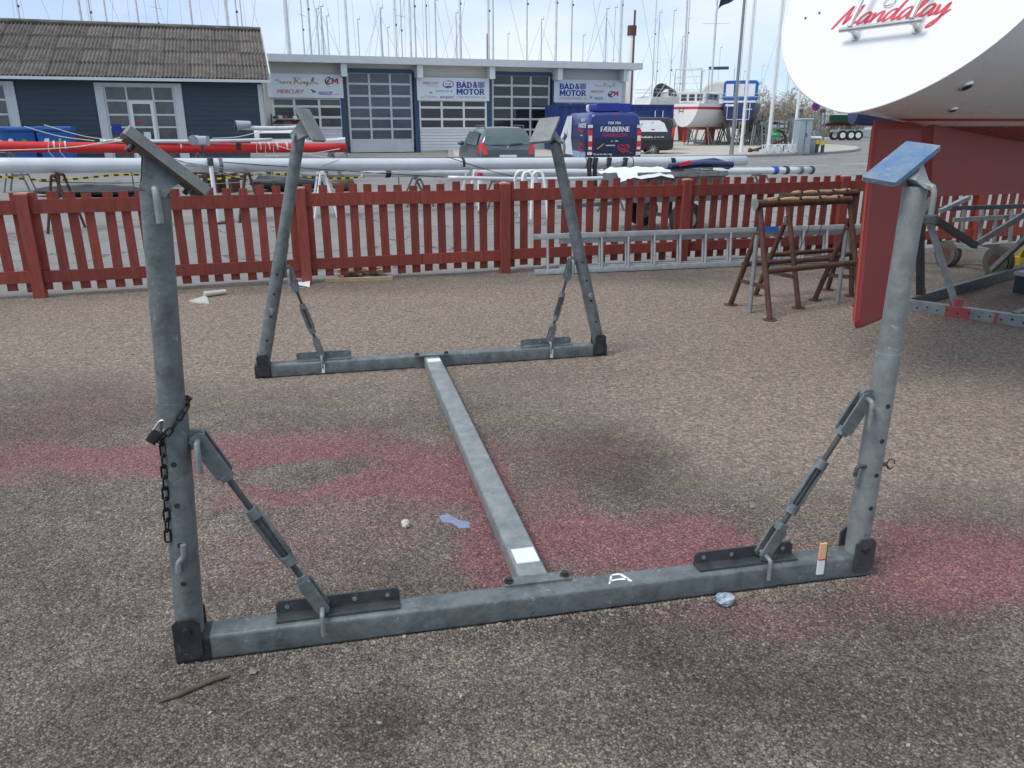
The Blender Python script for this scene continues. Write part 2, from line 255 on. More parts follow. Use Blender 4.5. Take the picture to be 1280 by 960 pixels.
# ------------------------------------------------------------------ mesh helpers
OFF = {}
def frame(d, up=V3((0, 0, 1))):
    d = d.normalized(); s = d.cross(up)
    if s.length < 1e-4: s = d.cross(V3((0, 1, 0)))
    s.normalize(); return d, s, s.cross(d)
class MB:
    def __init__(s): s.v = []; s.f = []; s.sm = []
    def add(s, vs, fs, smooth=False):
        b = len(s.v); s.v += [V3(q) for q in vs]; s.f += [[b + i for i in f] for f in fs]; s.sm += [smooth] * len(fs); return s
    def box(s, c, size, ex=(1, 0, 0), ey=(0, 1, 0), ez=(0, 0, 1), bev=0):
        c = V3(c); ex, ey, ez = V3(ex), V3(ey), V3(ez); a, b, d = [q / 2 for q in size]
        if not bev:
            vs = [c + ex * a * i + ey * b * j + ez * d * k for i in (-1, 1) for j in (-1, 1) for k in (-1, 1)]
            return s.add(vs, [(0, 1, 3, 2), (4, 6, 7, 5), (0, 4, 5, 1), (2, 3, 7, 6), (0, 2, 6, 4), (1, 5, 7, 3)])
        # bevelled around the ex axis (rounded section)
        pts = []
        for (j, k, a0) in ((1, 1, 0), (-1, 1, 90), (-1, -1, 180), (1, -1, 270)):
            for q in (0, 30, 60, 90):
                t = R(a0 + q); pts.append((j * (b - bev) + bev * math.cos(t), k * (d - bev) + bev * math.sin(t)))
        n = len(pts); vs = [c + ex * a * i + ey * y + ez * z for i in (-1, 1) for (y, z) in pts]
        s.add(vs, [(i, (i + 1) % n, n + (i + 1) % n, n + i) for i in range(n)], True); s.add(vs[:n], [tuple(range(n))[::-1]]); return s.add(vs[n:], [tuple(range(n))])
    def lohi(s, lo, hi): return s.box([(a + b) / 2 for a, b in zip(lo, hi)], [b - a for a, b in zip(lo, hi)])
    def bar(s, p, q, wy, wz, up=(0, 0, 1), bev=0):
        p, q = V3(p), V3(q); d, sd_, u = frame(q - p, V3(up)); return s.box((p + q) / 2, ((q - p).length, wy, wz), d, sd_, u, bev)
    def cyl(s, p, q, r0, r1=None, n=12, cap=True, smooth=True):
        p, q = V3(p), V3(q); r1 = r0 if r1 is None else r1; d, a, b = frame(q - p)
        vs = [o + (a * math.cos(2 * math.pi * i / n) + b * math.sin(2 * math.pi * i / n)) * r for o, r in ((p, r0), (q, r1)) for i in range(n)]
        s.add(vs, [(i, (i + 1) % n, n + (i + 1) % n, n + i) for i in range(n)], smooth)
        if cap: s.add(vs[:n], [tuple(range(n))[::-1]]); s.add(vs[n:], [tuple(range(n))])
        return s
    def tube(s, pts, r, n=8, closed=False):
        pts = [V3(q) for q in pts]; m = len(pts); prev = None; rings = []
        for i, q in enumerate(pts):
            if closed: t = pts[(i + 1) % m] - pts[i - 1]
            else: t = pts[min(i + 1, m - 1)] - pts[max(i - 1, 0)]
            t.normalize()
            if prev is None: _, a, b = frame(t)
            else:
                a = prev - t * prev.dot(t); a.normalize(); b = a.cross(t) * -1; b = t.cross(a) * -1
            prev = a; bb = t.cross(a); rr = r[i] if isinstance(r, (list, tuple)) else r
            rings.append([q + (a * math.cos(2 * math.pi * k / n) + bb * math.sin(2 * math.pi * k / n)) * rr for k in range(n)])
        vs = [v for rg in rings for v in rg]; fs = []
        for i in range(m if closed else m - 1):
            j = (i + 1) % m
            fs += [(i * n + k, i * n + (k + 1) % n, j * n + (k + 1) % n, j * n + k) for k in range(n)]
        s.add(vs, fs, True)
        if not closed: s.add(rings[0], [tuple(range(n))[::-1]]); s.add(rings[-1], [tuple(range(n))])
        return s
    def prism(s, pts, off):
        pts = [V3(q) for q in pts]; off = V3(off); n = len(pts)
        return s.add(pts + [q + off for q in pts], [tuple(range(n))[::-1], tuple(range(n, 2 * n))] + [(i, (i + 1) % n, n + (i + 1) % n, n + i) for i in range(n)])
    def grid(s, rows, smooth=True, close=False):
        n = len(rows[0]); vs = [q for r in rows for q in r]; fs = []
        for i in range(len(rows) - 1):
            for k in range(n if close else n - 1):
                k2 = (k + 1) % n; fs.append((i * n + k, i * n + k2, (i + 1) * n + k2, (i + 1) * n + k))
        return s.add(vs, fs, smooth)
    def ball(s, c, r, n=8, m=5):
        c = V3(c); r = V3(r) if not isinstance(r, (int, float)) else V3((r, r, r)); rows = []
        for i in range(m + 1):
            t = math.pi * i / m; rows.append([c + V3((r.x * math.sin(t) * math.cos(2 * math.pi * k / n), r.y * math.sin(t) * math.sin(2 * math.pi * k / n), -r.z * math.cos(t))) for k in range(n)])
        return s.grid(rows, True, True)
    def build(s, name, m, parent=None, off=None):
        o_ = V3((0, 0, 0))
        if off is not None: o_ = V3(off)
        elif parent is not None and parent.name in OFF: o_ = OFF[parent.name]
        me = bpy.data.meshes.new(name); me.from_pydata([q - o_ for q in s.v], [], s.f); me.polygons.foreach_set('use_smooth', s.sm)
        me.materials.append(m); me.update()
        o = bpy.data.objects.new(name, me); COL.objects.link(o)
        if parent is not None:
            o.parent = parent
            if parent.name in OFF: OFF[o.name] = OFF[parent.name]
        elif off is not None: o.location = o_
        return o
def tag(o, label, cat, group=None, kind=None):
    o['label'] = label
    if cat: o['category'] = cat
    if group: o['group'] = group
    if kind: o['kind'] = kind
    return o
def struct(o): o['kind'] = 'structure'; return o
def thing(name, label, cat, loc=(0, 0, 0), rz=0, group=None, world=False):
    o = bpy.data.objects.new(name, None); COL.objects.link(o); o.location = loc; o.rotation_euler = (0, 0, rz); o.empty_display_size = .2
    if world: OFF[o.name] = V3(loc)
    return tag(o, label, cat, group)
def link_copy(src, parent, loc=None, name=None):
    c = src.copy(); COL.objects.link(c); c.parent = parent
    if loc is not None: c.location = loc
    return c
def copy_tree(o, parent=None):
    c = o.copy(); COL.objects.link(c); c.parent = parent
    for ch in list(o.children): copy_tree(ch, c)
    return c
# lettering from the built-in font, fitted to a rectangle
def text2d(txt, bold=0, shear=0):
    cu = bpy.data.curves.new('t', 'FONT'); cu.body = txt; cu.size = 1; cu.offset = bold; cu.shear = shear; cu.resolution_u = 3
    ob = bpy.data.objects.new('t', cu); COL.objects.link(ob); dg = bpy.context.evaluated_depsgraph_get(); me = ob.evaluated_get(dg).to_mesh()
    vs = [v.co.copy() for v in me.vertices]; fs = [tuple(p.vertices) for p in me.polygons]; ob.evaluated_get(dg).to_mesh_clear()
    bpy.data.objects.remove(ob); bpy.data.curves.remove(cu); return vs, fs
def text(parent, txt, m, o, ex, ey, wd, ht, bold=0, shear=0, name='lettering', off=None):
    vs, fs = text2d(txt, 0, shear); x0 = min(v.x for v in vs); x1 = max(v.x for v in vs); y0 = min(v.y for v in vs); y1 = max(v.y for v in vs)
    o, ex, ey = V3(o), V3(ex), V3(ey); nr = ex.cross(ey).normalized(); mb = MB(); b = bold * .7 / (x1 - x0) * wd
    for k, s_ in enumerate((0, -1, 1, -.5, .5) if b > 0 else (0,)):
        mb.add([o + nr * .0012 * k + ex * (s_ * b + (v.x - x0) / (x1 - x0) * wd) + ey * ((v.y - y0) / (y1 - y0) * ht) for v in vs], fs)
    return mb.build(name, m, parent, off)
SLAB = {'B': (.72, [[(.16, 0), (.16, 1)], [(.16, .93), (.45, .93), (.6, .85), (.6, .65), (.45, .54), (.2, .54)], [(.2, .5), (.5, .48), (.66, .36), (.66, .17), (.5, .07), (.16, .07)], [(.0, .05), (.3, .05)], [(0, .95), (.3, .95)]]),
 'A': (.86, [[(.12, 0), (.42, .98)], [(.42, .98), (.74, 0)], [(.25, .3), (.62, .3)], [(0, .05), (.28, .05)], [(.58, .05), (.88, .05)]]), 'D': (.78, [[(.16, 0), (.16, 1)], [(.16, .93), (.4, .93), (.64, .75), (.68, .5), (.64, .25), (.4, .07), (.16, .07)], [(0, .05), (.3, .05)], [(0, .95), (.3, .95)]]),
 'M': (1.06, [[(.16, 0), (.16, 1)], [(.2, 1), (.5, .25)], [(.5, .25), (.8, 1)], [(.86, 0), (.86, 1)], [(0, .05), (.32, .05)], [(.7, .05), (1.02, .05)], [(0, .95), (.24, .95)], [(.78, .95), (1.02, .95)]]), 'O': (.84, [[(.39 + .31 * math.cos(t * math.pi / 8), .5 + .43 * math.sin(t * math.pi / 8)) for t in range(17)]]),
 'T': (.8, [[(.38, 0), (.38, 1)], [(.02, .93), (.74, .93)], [(.05, .78), (.05, .95)], [(.71, .78), (.71, .95)], [(.22, .05), (.54, .05)]]), 'R': (.84, [[(.16, 0), (.16, 1)], [(.16, .93), (.45, .93), (.62, .85), (.62, .65), (.45, .52), (.2, .52)], [(.4, .52), (.68, .05)], [(0, .05), (.32, .05)], [(0, .95), (.3, .95)], [(.58, .05), (.82, .05)]])}
def slab_text(parent, txt, m, fn, pen=.19, ring=False):
    tot = sum(SLAB[c][0] for c in txt); x = 0; mb = MB(); dz = 0
    for c in txt:
        wd_, sts = SLAB[c]
        for k, st in enumerate(sts):
            pp = st; th = pen if (k < 3 or c == 'M' and k < 4) else .1; q = []; dz += 1
            for i, (a, b) in enumerate(pp):
                e, f = pp[min(i + 1, len(pp) - 1)], pp[max(i - 1, 0)]; tx, ty = e[0] - f[0], e[1] - f[1]; l = math.hypot(tx, ty) + 1e-9; ox, oy = -ty / l * th / 2, tx / l * th / 2 * .8
                q.append([fn((x + a + ox) / tot, b + oy, dz % 7), fn((x + a - ox) / tot, b - oy, dz % 7)])
            mb.grid(q, False)
        if ring and c == 'A':
            cx, cy = x + .42, 1.14; mb.grid([[fn((cx + r_ * math.cos(t * .7)) / tot, cy + r_ * .8 * math.sin(t * .7), 3) for r_ in (.05, .11)] for t in range(10)], False)
        x += wd_
    return mb.build('lettering', m, parent)
def smooth_path(pts, k=6):
    out = []
    for i in range(len(pts) - 1):
        p0 = pts[max(i - 1, 0)]; p1 = pts[i]; p2 = pts[i + 1]; p3 = pts[min(i + 2, len(pts) - 1)]
        for j in range(k):
            t = j / k; out.append(tuple(.5 * (2 * b + (c - a) * t + (2 * a - 5 * b + 4 * c - d) * t * t + (-a + 3 * b - 3 * c + d) * t ** 3) for a, b, c, d in zip(p0, p1, p2, p3)))
    out.append(tuple(pts[-1])); return out
def strokes(mb, lst, fn, wd=.05, nib=40):
    """brush strokes drawn with a slanted nib; fn maps (x, y) to a point"""
    nx, ny = math.cos(R(nib)), math.sin(R(nib))
    for st in lst:
        pp = smooth_path(st); q = []
        for i, (x, y) in enumerate(pp):
            e = min(i, len(pp) - 1 - i) / max(1, len(pp) - 1); ww = wd * (.55 + .45 * min(1, e * 6))
            a = pp[min(i + 1, len(pp) - 1)]; b = pp[max(i - 1, 0)]; tx, ty = a[0] - b[0], a[1] - b[1]; l = math.hypot(tx, ty) + 1e-9
            thin = .3 * wd; px_, py_ = -ty / l * thin / 2, tx / l * thin / 2; sgn = 1 if (-ty * nx + tx * ny) >= 0 else -1
            q.append(((x + sgn * nx * ww / 2 + px_, y + sgn * ny * ww / 2 + py_), (x - sgn * nx * ww / 2 - px_, y - sgn * ny * ww / 2 - py_)))
        mb.grid([[fn(*a), fn(*b)] for a, b in q], False)
    return mb

# ================================================================== SETTING
FD = V3((math.cos(R(16.4)), math.sin(R(16.4)), 0)); FN = V3((-FD.y, FD.x, 0)); F0 = G(631, 341.5)
def fence_t(px, py): return (PL(px, py, F0, FD) - F0).dot(FD)
struct(MB().add([(-1500, -60, 0), (1500, -60, 0), (1500, 2500, 0), (-1500, 2500, 0)], [(0, 1, 2, 3)]).build('road', ROADM))
a, b = F0 - FD * 26 + FN * .22, F0 + FD * 34 + FN * .22
def edge(t): return F0 + FD * t + FN * (.2 + .05 * math.sin(t * 1.7) + .03 * math.sin(t * 4.3))
ed = [edge(-26 + i * .5) for i in range(121)]
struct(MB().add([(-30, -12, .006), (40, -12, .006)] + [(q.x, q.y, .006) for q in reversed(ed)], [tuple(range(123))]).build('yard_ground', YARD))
# loose chippings lying on the yard
def chips():
    mb = MB(); rnd = random.Random(3)
    base = [V3((1, 0, 0)), V3((-1, 0, 0)), V3((0, 1, 0)), V3((0, -1, 0)), V3((0, 0, 1)), V3((.6, .6, .7)), V3((-.6, .5, .75)), V3((.1, -.7, .7))]
    tri = [(0, 2, 5), (2, 6, 5), (5, 6, 4), (2, 1, 6), (6, 1, 3), (6, 3, 7), (4, 6, 7), (7, 3, 0), (0, 5, 7), (5, 4, 7)]
    for i in range(17000):
        y = 1.15 + 5.2 * rnd.random() ** 1.7; x = (rnd.random() * 2 - 1) * (.85 * y + .5); r = .0026 + .0042 * rnd.random() ** 2.2; a_ = rnd.random() * 6.28
        if i >= 15000:
            o_, e_ = ((G(225, 833), G(1083, 722)), (G(321, 475), G(757, 446)))[i % 2]; q_ = o_.lerp(e_, rnd.random()); x, y = q_.x, q_.y - .004 - .06 * rnd.random() ** 3; r *= 1.15
        ca, sa = math.cos(a_), math.sin(a_); sx_, sy_, sz_ = r * (.8 + .5 * rnd.random()), r * (.6 + .4 * rnd.random()), r * (.5 + .5 * rnd.random())
        vs = []
        for q in base:
            qx, qy = q.x * sx_, q.y * sy_; j = .75 + .5 * rnd.random(); vs.append((x + (qx * ca - qy * sa) * j, y + (qx * sa + qy * ca) * j, .0055 + max(q.z, 0) * sz_ * j))
        mb.add(vs, tri)
    return mb
o = chips().build('loose_gravel', GRAVELM); tag(o, 'small loose grey stone chippings scattered over the yard tarmac', 'gravel', kind='stuff')

pc_ = MB(); rnd = random.Random(19)
for i in range(90):
    y = 1.3 + 6.5 * rnd.random() ** 1.3; x = (rnd.random() * 2 - 1) * (.8 * y + .3); r = .003 + .007 * rnd.random() ** 3; a_ = rnd.random() * 3
    e1, e2 = V3((math.cos(a_), math.sin(a_), .1)), V3((-math.sin(a_), math.cos(a_), .15)); c_ = V3((x, y, .008)); pc_.prism([c_ + e1 * r * rnd.uniform(.7, 1.5), c_ + e2 * r * rnd.uniform(.4, .9), c_ - e1 * r * rnd.uniform(.7, 1.4), c_ - e2 * r * rnd.uniform(.4, .9)], (0, 0, r * .6))
tag(pc_.build('pale_litter', mat('shell_chips', (.36, .34, .3), .8, 0, .2, 9)), 'tiny pale chips of litter and shell sprinkled over the yard', 'litter', kind='stuff')
# pavement island with its kerb beside the far road
isl = [(560, 199.5), (760, 199.3), (900, 197.8), (985, 195.2), (1045, 192.2), (1068, 190.0), (1076, 187.6), (1073, 185.4), (1055, 183.4), (1020, 181.2), (985, 179.8), (940, 180), (880, 182.5), (800, 183.5), (700, 184.5), (560, 186)]
ip = [G(*q) for q in isl]
struct(MB().prism([(q.x, q.y, 0) for q in ip], (0, 0, .12)).build('kerb', KERB))
cen = V3((sum(q.x for q in ip) / len(ip), sum(q.y for q in ip) / len(ip), 0))
struct(MB().prism([(cen.x + (q.x - cen.x) * .985, cen.y + (q.y - cen.y) * .955, .08) for q in ip], (0, 0, .045)).build('pavement', CONC))
def sheet(name, px, m, z=.005, t=.0):
    return struct(MB().add([(q.x, q.y, z) for q in (G(*p) for p in px)], [tuple(range(len(px)))]).build(name, m))
sheet('gravel_verge', [(840, 181.5), (940, 179.5), (1010, 176), (1040, 172.5), (1060, 170), (1120, 167), (1500, 165), (1500, 160), (600, 160), (400, 178)], CONC)
for k, (x0, x1, yy) in enumerate(((985, 1035, 206.8), (1050, 1110, 204.6), (905, 950, 209.4))):
    pa, pb = G(x0, yy + .9), G(x1, yy - .6); n_ = V3((-(pb - pa).y, (pb - pa).x, 0)).normalized() * .07
    struct(MB().add([(q.x, q.y, .004) for q in (pa - n_, pb - n_, pb + n_, pa + n_)], [(0, 1, 2, 3)]).build('road_marking', PAINTW))

# ================================================================== FENCE
fence = thing('picket_fence', 'long dark red wooden picket fence across the yard', 'fence', F0, 0, world=True)
posts_t = [fence_t(52, 374), fence_t(384, 352), 0.0, fence_t(851, 331), fence_t(1043, 321)]
posts_t = [posts_t[0] - 2.35] + posts_t + [posts_t[-1] + 2.2, posts_t[-1] + 4.4]
def fp(t, n, z): return F0 + FD * t + FN * n + V3((0, 0, z))
for i, t in enumerate(posts_t):
    p_ = MB().box(fp(t, 0, .486), (.105, .105, .98), FD, FN).build('post', FREDT, fence)
    MB().box(fp(t, 0, .982), (.1055, .1055, .014), FD, FN).build('post_top', FTOP, p_)
rnd = random.Random(5)
proto = {}
for i in range(len(posts_t) - 1):
    t0, t1 = posts_t[i], posts_t[i + 1]
    cuts = [t0 + .054, t1 - .054]
    if i == 2: cuts = [t0 + .054, t0 + (t1 - t0) * .57, t1 - .054]
    for q in range(len(cuts) - 1):
        for z0, z1 in ((.792, .922), (.148, .262)):
            dz = rnd.uniform(-.006, .006); g = .002
            MB().box(fp((cuts[q] + cuts[q + 1]) / 2, -.0, (z0 + z1) / 2 + dz), (cuts[q + 1] - cuts[q] - 2 * g, .032, z1 - z0), FD, FN).build('rail', FRED, fence)
    n = max(1, round((t1 - t0) / .1555)); sp = (t1 - t0) / n
    for k in range(n):
        t = t0 + sp * (k + .5); key = rnd.randrange(5)
        if key not in proto:
            hgt = .925 + rnd.uniform(-.012, .012); wd_ = .084 + rnd.uniform(-.003, .004); me = MB()
            me.box((0, 0, hgt / 2), (wd_, .02, hgt), FD, FN)
            proto[key] = me.build('picket', FRED, fence, off=(0, 0, 0)); pk_ = proto[key]
        else: pk_ = link_copy(proto[key], fence)
        pk_.location = fp(t + rnd.uniform(-.01, .01), .0275, .068 + rnd.uniform(-.015, .015)) - F0
        pk_.rotation_euler = (rnd.uniform(-.008, .008), rnd.uniform(-.013, .013), 0)

# ================================================================== MAIN CRADLE
A0, B0 = G(225, 833), G(1083, 722); U = (B0 - A0).normalized(); W_ = V3((-U.y, U.x, 0))
C0, D0 = G(321, 475), G(757, 446); U2 = (D0 - C0).normalized(); W2 = V3((-U2.y, U2.x, 0))
BH, BW = .088, .086; Z0 = .008; UP = V3((0, 0, 1))
cr = thing('boat_cradle', 'empty galvanised steel boat cradle with four padded posts on pink-stained tarmac', 'boat cradle', (A0 + D0) / 2, 0, world=True)
def oct_plate(mb, c, ea, eb, la, lb, th, cut=.3):
    """flat lug with clipped corners: c centre, ea long axis, eb short axis"""
    c, ea, eb = V3(c), V3(ea).normalized(), V3(eb).normalized(); n_ = ea.cross(eb).normalized(); k = min(la, lb) * cut
    pts = [(-la, -lb + k), (-la + k, -lb), (la - k, -lb), (la, -lb + k), (la, lb - k), (la - k, lb), (-la + k, lb), (-la, lb - k)]
    return mb.prism([c + ea * x + eb * y - n_ * th / 2 for x, y in pts], n_ * th)
def cradle_end(o, u, w_, L, posts, front):
    mid = o + w_ * BW / 2
    def P(t, z, n=0.0): return mid + u * t + w_ * n + UP * z
    bm_ = MB().box(P(L / 2, Z0 + BH / 2), (L, BW, BH), u, w_, UP, .012).build('cross_beam', GALV, cr)
    bm_['label'] = 'galvanised cross beam with hinged posts at both ends'
    for s, (tb, zt_s, ts, top_t, top_z, st_t, st_z, lug_t, lug_a, lug_b) in posts.items():
        sg = 1 if s == 'L' else -1
        hb = P(tb, Z0 + BH + .012); tp = P(top_t, top_z); ax = (tp - hb).normalized(); sl_ = hb + ax * ((zt_s - hb.z) / ax.z)
        rlow, rup = .0415, .0368
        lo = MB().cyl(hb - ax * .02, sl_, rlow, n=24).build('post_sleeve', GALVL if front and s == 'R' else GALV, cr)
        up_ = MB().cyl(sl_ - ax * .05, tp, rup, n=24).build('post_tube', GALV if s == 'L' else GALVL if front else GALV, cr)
        cross = w_
        side = ax.cross(w_).normalized()
        # adjusting holes drilled through the sleeve, with a shallow dark bore
        vd = (V3((0, 0, EYE)) - hb); vd.z = 0
        fdir = -w_
        for hz in (.18, .31, .44, .57) if front else (.16, .32, .47, .6):
            c_ = hb + ax * hz
            MB().cyl(c_ + fdir * (rlow - .012), c_ + fdir * (rlow + .0008), .0085, n=12).build('pin_hole', BLACKP, lo)
        # hinge cheeks and pivot at the foot
        for n_ in (-1, 1):
            m_ = MB(); cc = P(tb, Z0 + BH * .62, n_ * (BW / 2 + .005)); e1 = u
            oct_plate(m_, cc + UP * .035, UP, u, .07, .04, .008, .4)
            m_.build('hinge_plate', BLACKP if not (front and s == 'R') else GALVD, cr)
        MB().cyl(P(tb, Z0 + BH + .03, -BW / 2 - .02), P(tb, Z0 + BH + .03, BW / 2 + .02), .014, n=12).build('hinge_pin', BLACKP, cr)
        MB().box(P(0 if s == 'L' else L, Z0 + BH / 2) + u * (.045 * sg), (.105, BW + .0025, BH + .0025), u, w_, UP, .012).build('beam_end', BLACKP if not (front and s == 'R') else GALV, bm_)
        # lug angle welded along the beam with drilled holes
        m_ = MB(); la, lb = lug_a, lug_b; k = .012; z1 = Z0 + BH; hgt = .052
        pts = [P(la, z1, .022), P(lb, z1, .022), P(lb, z1 + hgt - k, .022), P(lb - k, z1 + hgt, .022), P(la + k, z1 + hgt, .022), P(la, z1 + hgt - k, .022)]
        m_.prism(pts, w_ * .008); m_.box(P((la + lb) / 2, z1 + .004, .0), (lb - la - .004, .046, .008), u, w_, UP)
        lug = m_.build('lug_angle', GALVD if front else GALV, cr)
        for f in (.09, .37, .63, .9):
            c_ = P(la + (lb - la) * f, z1 + .03, .0215); MB().cyl(c_, c_ - w_ * .0015, .0078, n=10).build('bolt_hole', GALVL, lug)
        # turnbuckle stay
        sp_ = hb + ax * ((st_z - hb.z) / ax.z) + u * sg * (rlow + .024); ep = P(lug_t, z1 + .032, .0)
        d = (ep - sp_).normalized(); Ls = (ep - sp_).length; pn = d.cross(w_).normalized()
        eye_ = MB(); oct_plate(eye_, sp_ - u * sg * .018, u, ax, .034, .03, .016, .4); eye_.build('stay_eye', GALV, lo)
        stay = MB().cyl(sp_ + d * .12, sp_ + d * (Ls - .1), .0095, n=10).build('stay_rod', RUST if False else GALVD, cr)
        for n_ in (-1, 1):
            m_ = MB(); oct_plate(m_, sp_ + d * .06 + w_ * (n_ * .016), d, pn, .08, .0245, .008, .45); m_.build('fork_plate', GALV, stay)
            m_ = MB(); oct_plate(m_, ep - d * .05 + w_ * (n_ * .017), d, pn, .068, .021, .008, .45); m_.build('fork_plate', GALV, stay)
        MB().box(sp_ + d * .135, (.03, .036, .034), d, w_, pn, .008).build('fork_end', GALV, stay)
        MB().box(ep - d * .118, (.03, .036, .034), d, w_, pn, .008).build('fork_end', GALV, stay)
        pin = [sp_ + w_ * .045, sp_ - w_ * .03, sp_ - w_ * .042 - UP * .008, sp_ - w_ * .046 - UP * .03, sp_ - w_ * .046 - UP * .09]
        MB().tube(smooth_path([tuple(q) for q in pin], 4), .009, 8).build('bent_pin', GALVL, stay)
        pin = [ep + w_ * .045, ep - w_ * .04, ep - w_ * .052 - UP * .008, ep - w_ * .054 - UP * .03, ep - w_ * .054 - UP * .075]
        MB().tube(smooth_path([tuple(q) for q in pin], 4), .008, 8).build('bent_pin', GALVL, stay)
        tc_, tl = sp_ + d * (Ls * .56), Ls * .135
        tb_ = MB()
        for n_ in (-1, 1):
            tb_.tube([tc_ - d * tl + pn * n_ * .012, tc_ - d * tl * .8 + pn * n_ * .018, tc_ + d * tl * .8 + pn * n_ * .018, tc_ + d * tl + pn * n_ * .012], .0075, 8)
        for q in (-1, 1): tb_.cyl(tc_ + d * q * (tl - .012), tc_ + d * q * (tl + .022), .021, n=8)
        tb_.build('turnbuckle', GALV, stay)
        # locking pin through the post
        if (front and s == 'R'):
            c_ = hb + ax * .34
            MB().tube([c_ + u * .05 + fdir * .02, c_ - u * .06 + fdir * .02, c_ - u * .068 + fdir * .02 - UP * .006, c_ - u * .07 + fdir * .02 - UP * .035], .007, 8).build('locking_pin', GALVD, cr)
            rg = [(c_ + u * .05 + fdir * .022 + u * (.016 + .016 * math.cos(q * .7)) + UP * .02 * math.sin(q * .7)) for q in range(9)]
            MB().tube(rg, .0022, 6).tube([c_ + u * .05, c_ + u * .075 - UP * .02, c_ + u * .085 - UP * .035], .002, 6).build('clip_wire', BLACKP, cr)
        elif front:
            c_ = hb + ax * .265 + fdir * (rlow + .006)
            MB().tube(smooth_path([tuple(c_ + u * .012 + UP * .05), tuple(c_ + u * .008 + UP * .012), tuple(c_ - u * .008 - UP * .01), tuple(c_ - u * .012 - UP * .04)], 4), .009, 8).build('locking_pin', GALVL, cr)
        else:
            c_ = hb + ax * .36 + fdir * rlow
            MB().cyl(c_, c_ + fdir * .02, .012, n=8).tube([c_ + fdir * .018 + u * .02 * math.cos(q) + UP * .02 * math.sin(q) for q in range(6)], .0025, 6).build('locking_pin', GALVL, cr)
    return P
PF = cradle_end(A0, U, W_, (B0 - A0).length, {'L': (.036, .8556, 0, .112, 1.43, .748, 0, .44, .294, .688)[:4] + (1.43, 0, .735, .44, .294, .688),
                                   'R': (2.372, .859, 0, 2.378, 1.41, 0, .70, 1.99, 1.735, 2.12)}, True)
PR = cradle_end(C0, U2, W2, (D0 - C0).length, {'L': (.05, .885, 0, .395, 1.52, 0, .71, .425, .26, .62),
                                   'R': (2.37, .892, 0, 2.02, 1.48, 0, .70, 2.0, 1.8, 2.17)}, False)
# spine between the two cross beams
s0 = PF((G(676, 735, .1) - A0).dot(U), Z0 + BH / 2, BW / 2 + .006); s1 = PR((G(552, 470, .1) - C0).dot(U2), Z0 + BH / 2, -BW / 2 - .006)
sdv = (s1 - s0).normalized(); ssd = V3((sdv.y, -sdv.x, 0))
sp_o = MB().bar(s0, s1, .108, BH - .008, bev=.012).build('spine_beam', GALVL, cr); sp_o['label'] = 'pale scuffed spine beam joining the two cross beams'
for q, e, uu in ((s0, sdv, U), (s1, -sdv, U2)):
    m_ = MB(); ww = V3((-uu.y, uu.x, 0)); n_ = 1 if e.dot(ww) > 0 else -1
    m_.box(q + UP * (BH / 2 + .004), (.235, .05, .008), uu, ww).box(q + ww * n_ * -.001, (.235, .01, BH), uu, ww)
    fl = m_.build('flange', GALV, cr)
    for k in (-1, 1): MB().cyl(q + uu * .1 * k + UP * (BH / 2 + .006), q + uu * .1 * k + UP * (BH / 2 + .022), .012, n=6, smooth=False).cyl(q + uu * .1 * k + UP * (BH / 2 + .006), q + uu * .1 * k + UP * (BH / 2 + .011), .018, n=14).build('bolt', BLACKP, fl)
for t, l_ in ((.17, .1), ((s1 - s0).length - .12, .07)):
    MB().box(s0 + sdv * t + UP * (BH / 2 - .0015), (l_, .085, .005), sdv, ssd).build('label_plate', PAPER, cr)
# painted letter on the front beam and weld marks
la = PF((G(762, 731, .096) - A0).dot(U), Z0 + BH + .0012, -.028)
stA = [[(.0, 0), (.18, .55), (.3, 1)], [(.3, 1), (.5, 1.03), (.72, .98)], [(.72, 1), (.86, .5), (1, .02)], [(.1, .35), (.5, .42), (.9, .33)]]
strokes(MB(), stA, lambda x, y: la + U * x * .08 + W_ * y * .052, .16, 60).build('painted_letter', INKW, cr)
for t in (.424, .62):
    pass
for PX, tt, nn in ((PR, .43, 1), (PR, 2.01, 1)):
    MB().add([PX(tt - .012, Z0 + BH * .15, -BW / 2 - .0008), PX(tt + .008, Z0 + BH * .12, -BW / 2 - .0008), PX(tt + .012, Z0 + BH * .82, -BW / 2 - .0008), PX(tt - .006, Z0 + BH * .85, -BW / 2 - .0008)], [(0, 1, 2, 3)]).build('paint_mark', INKW, cr)
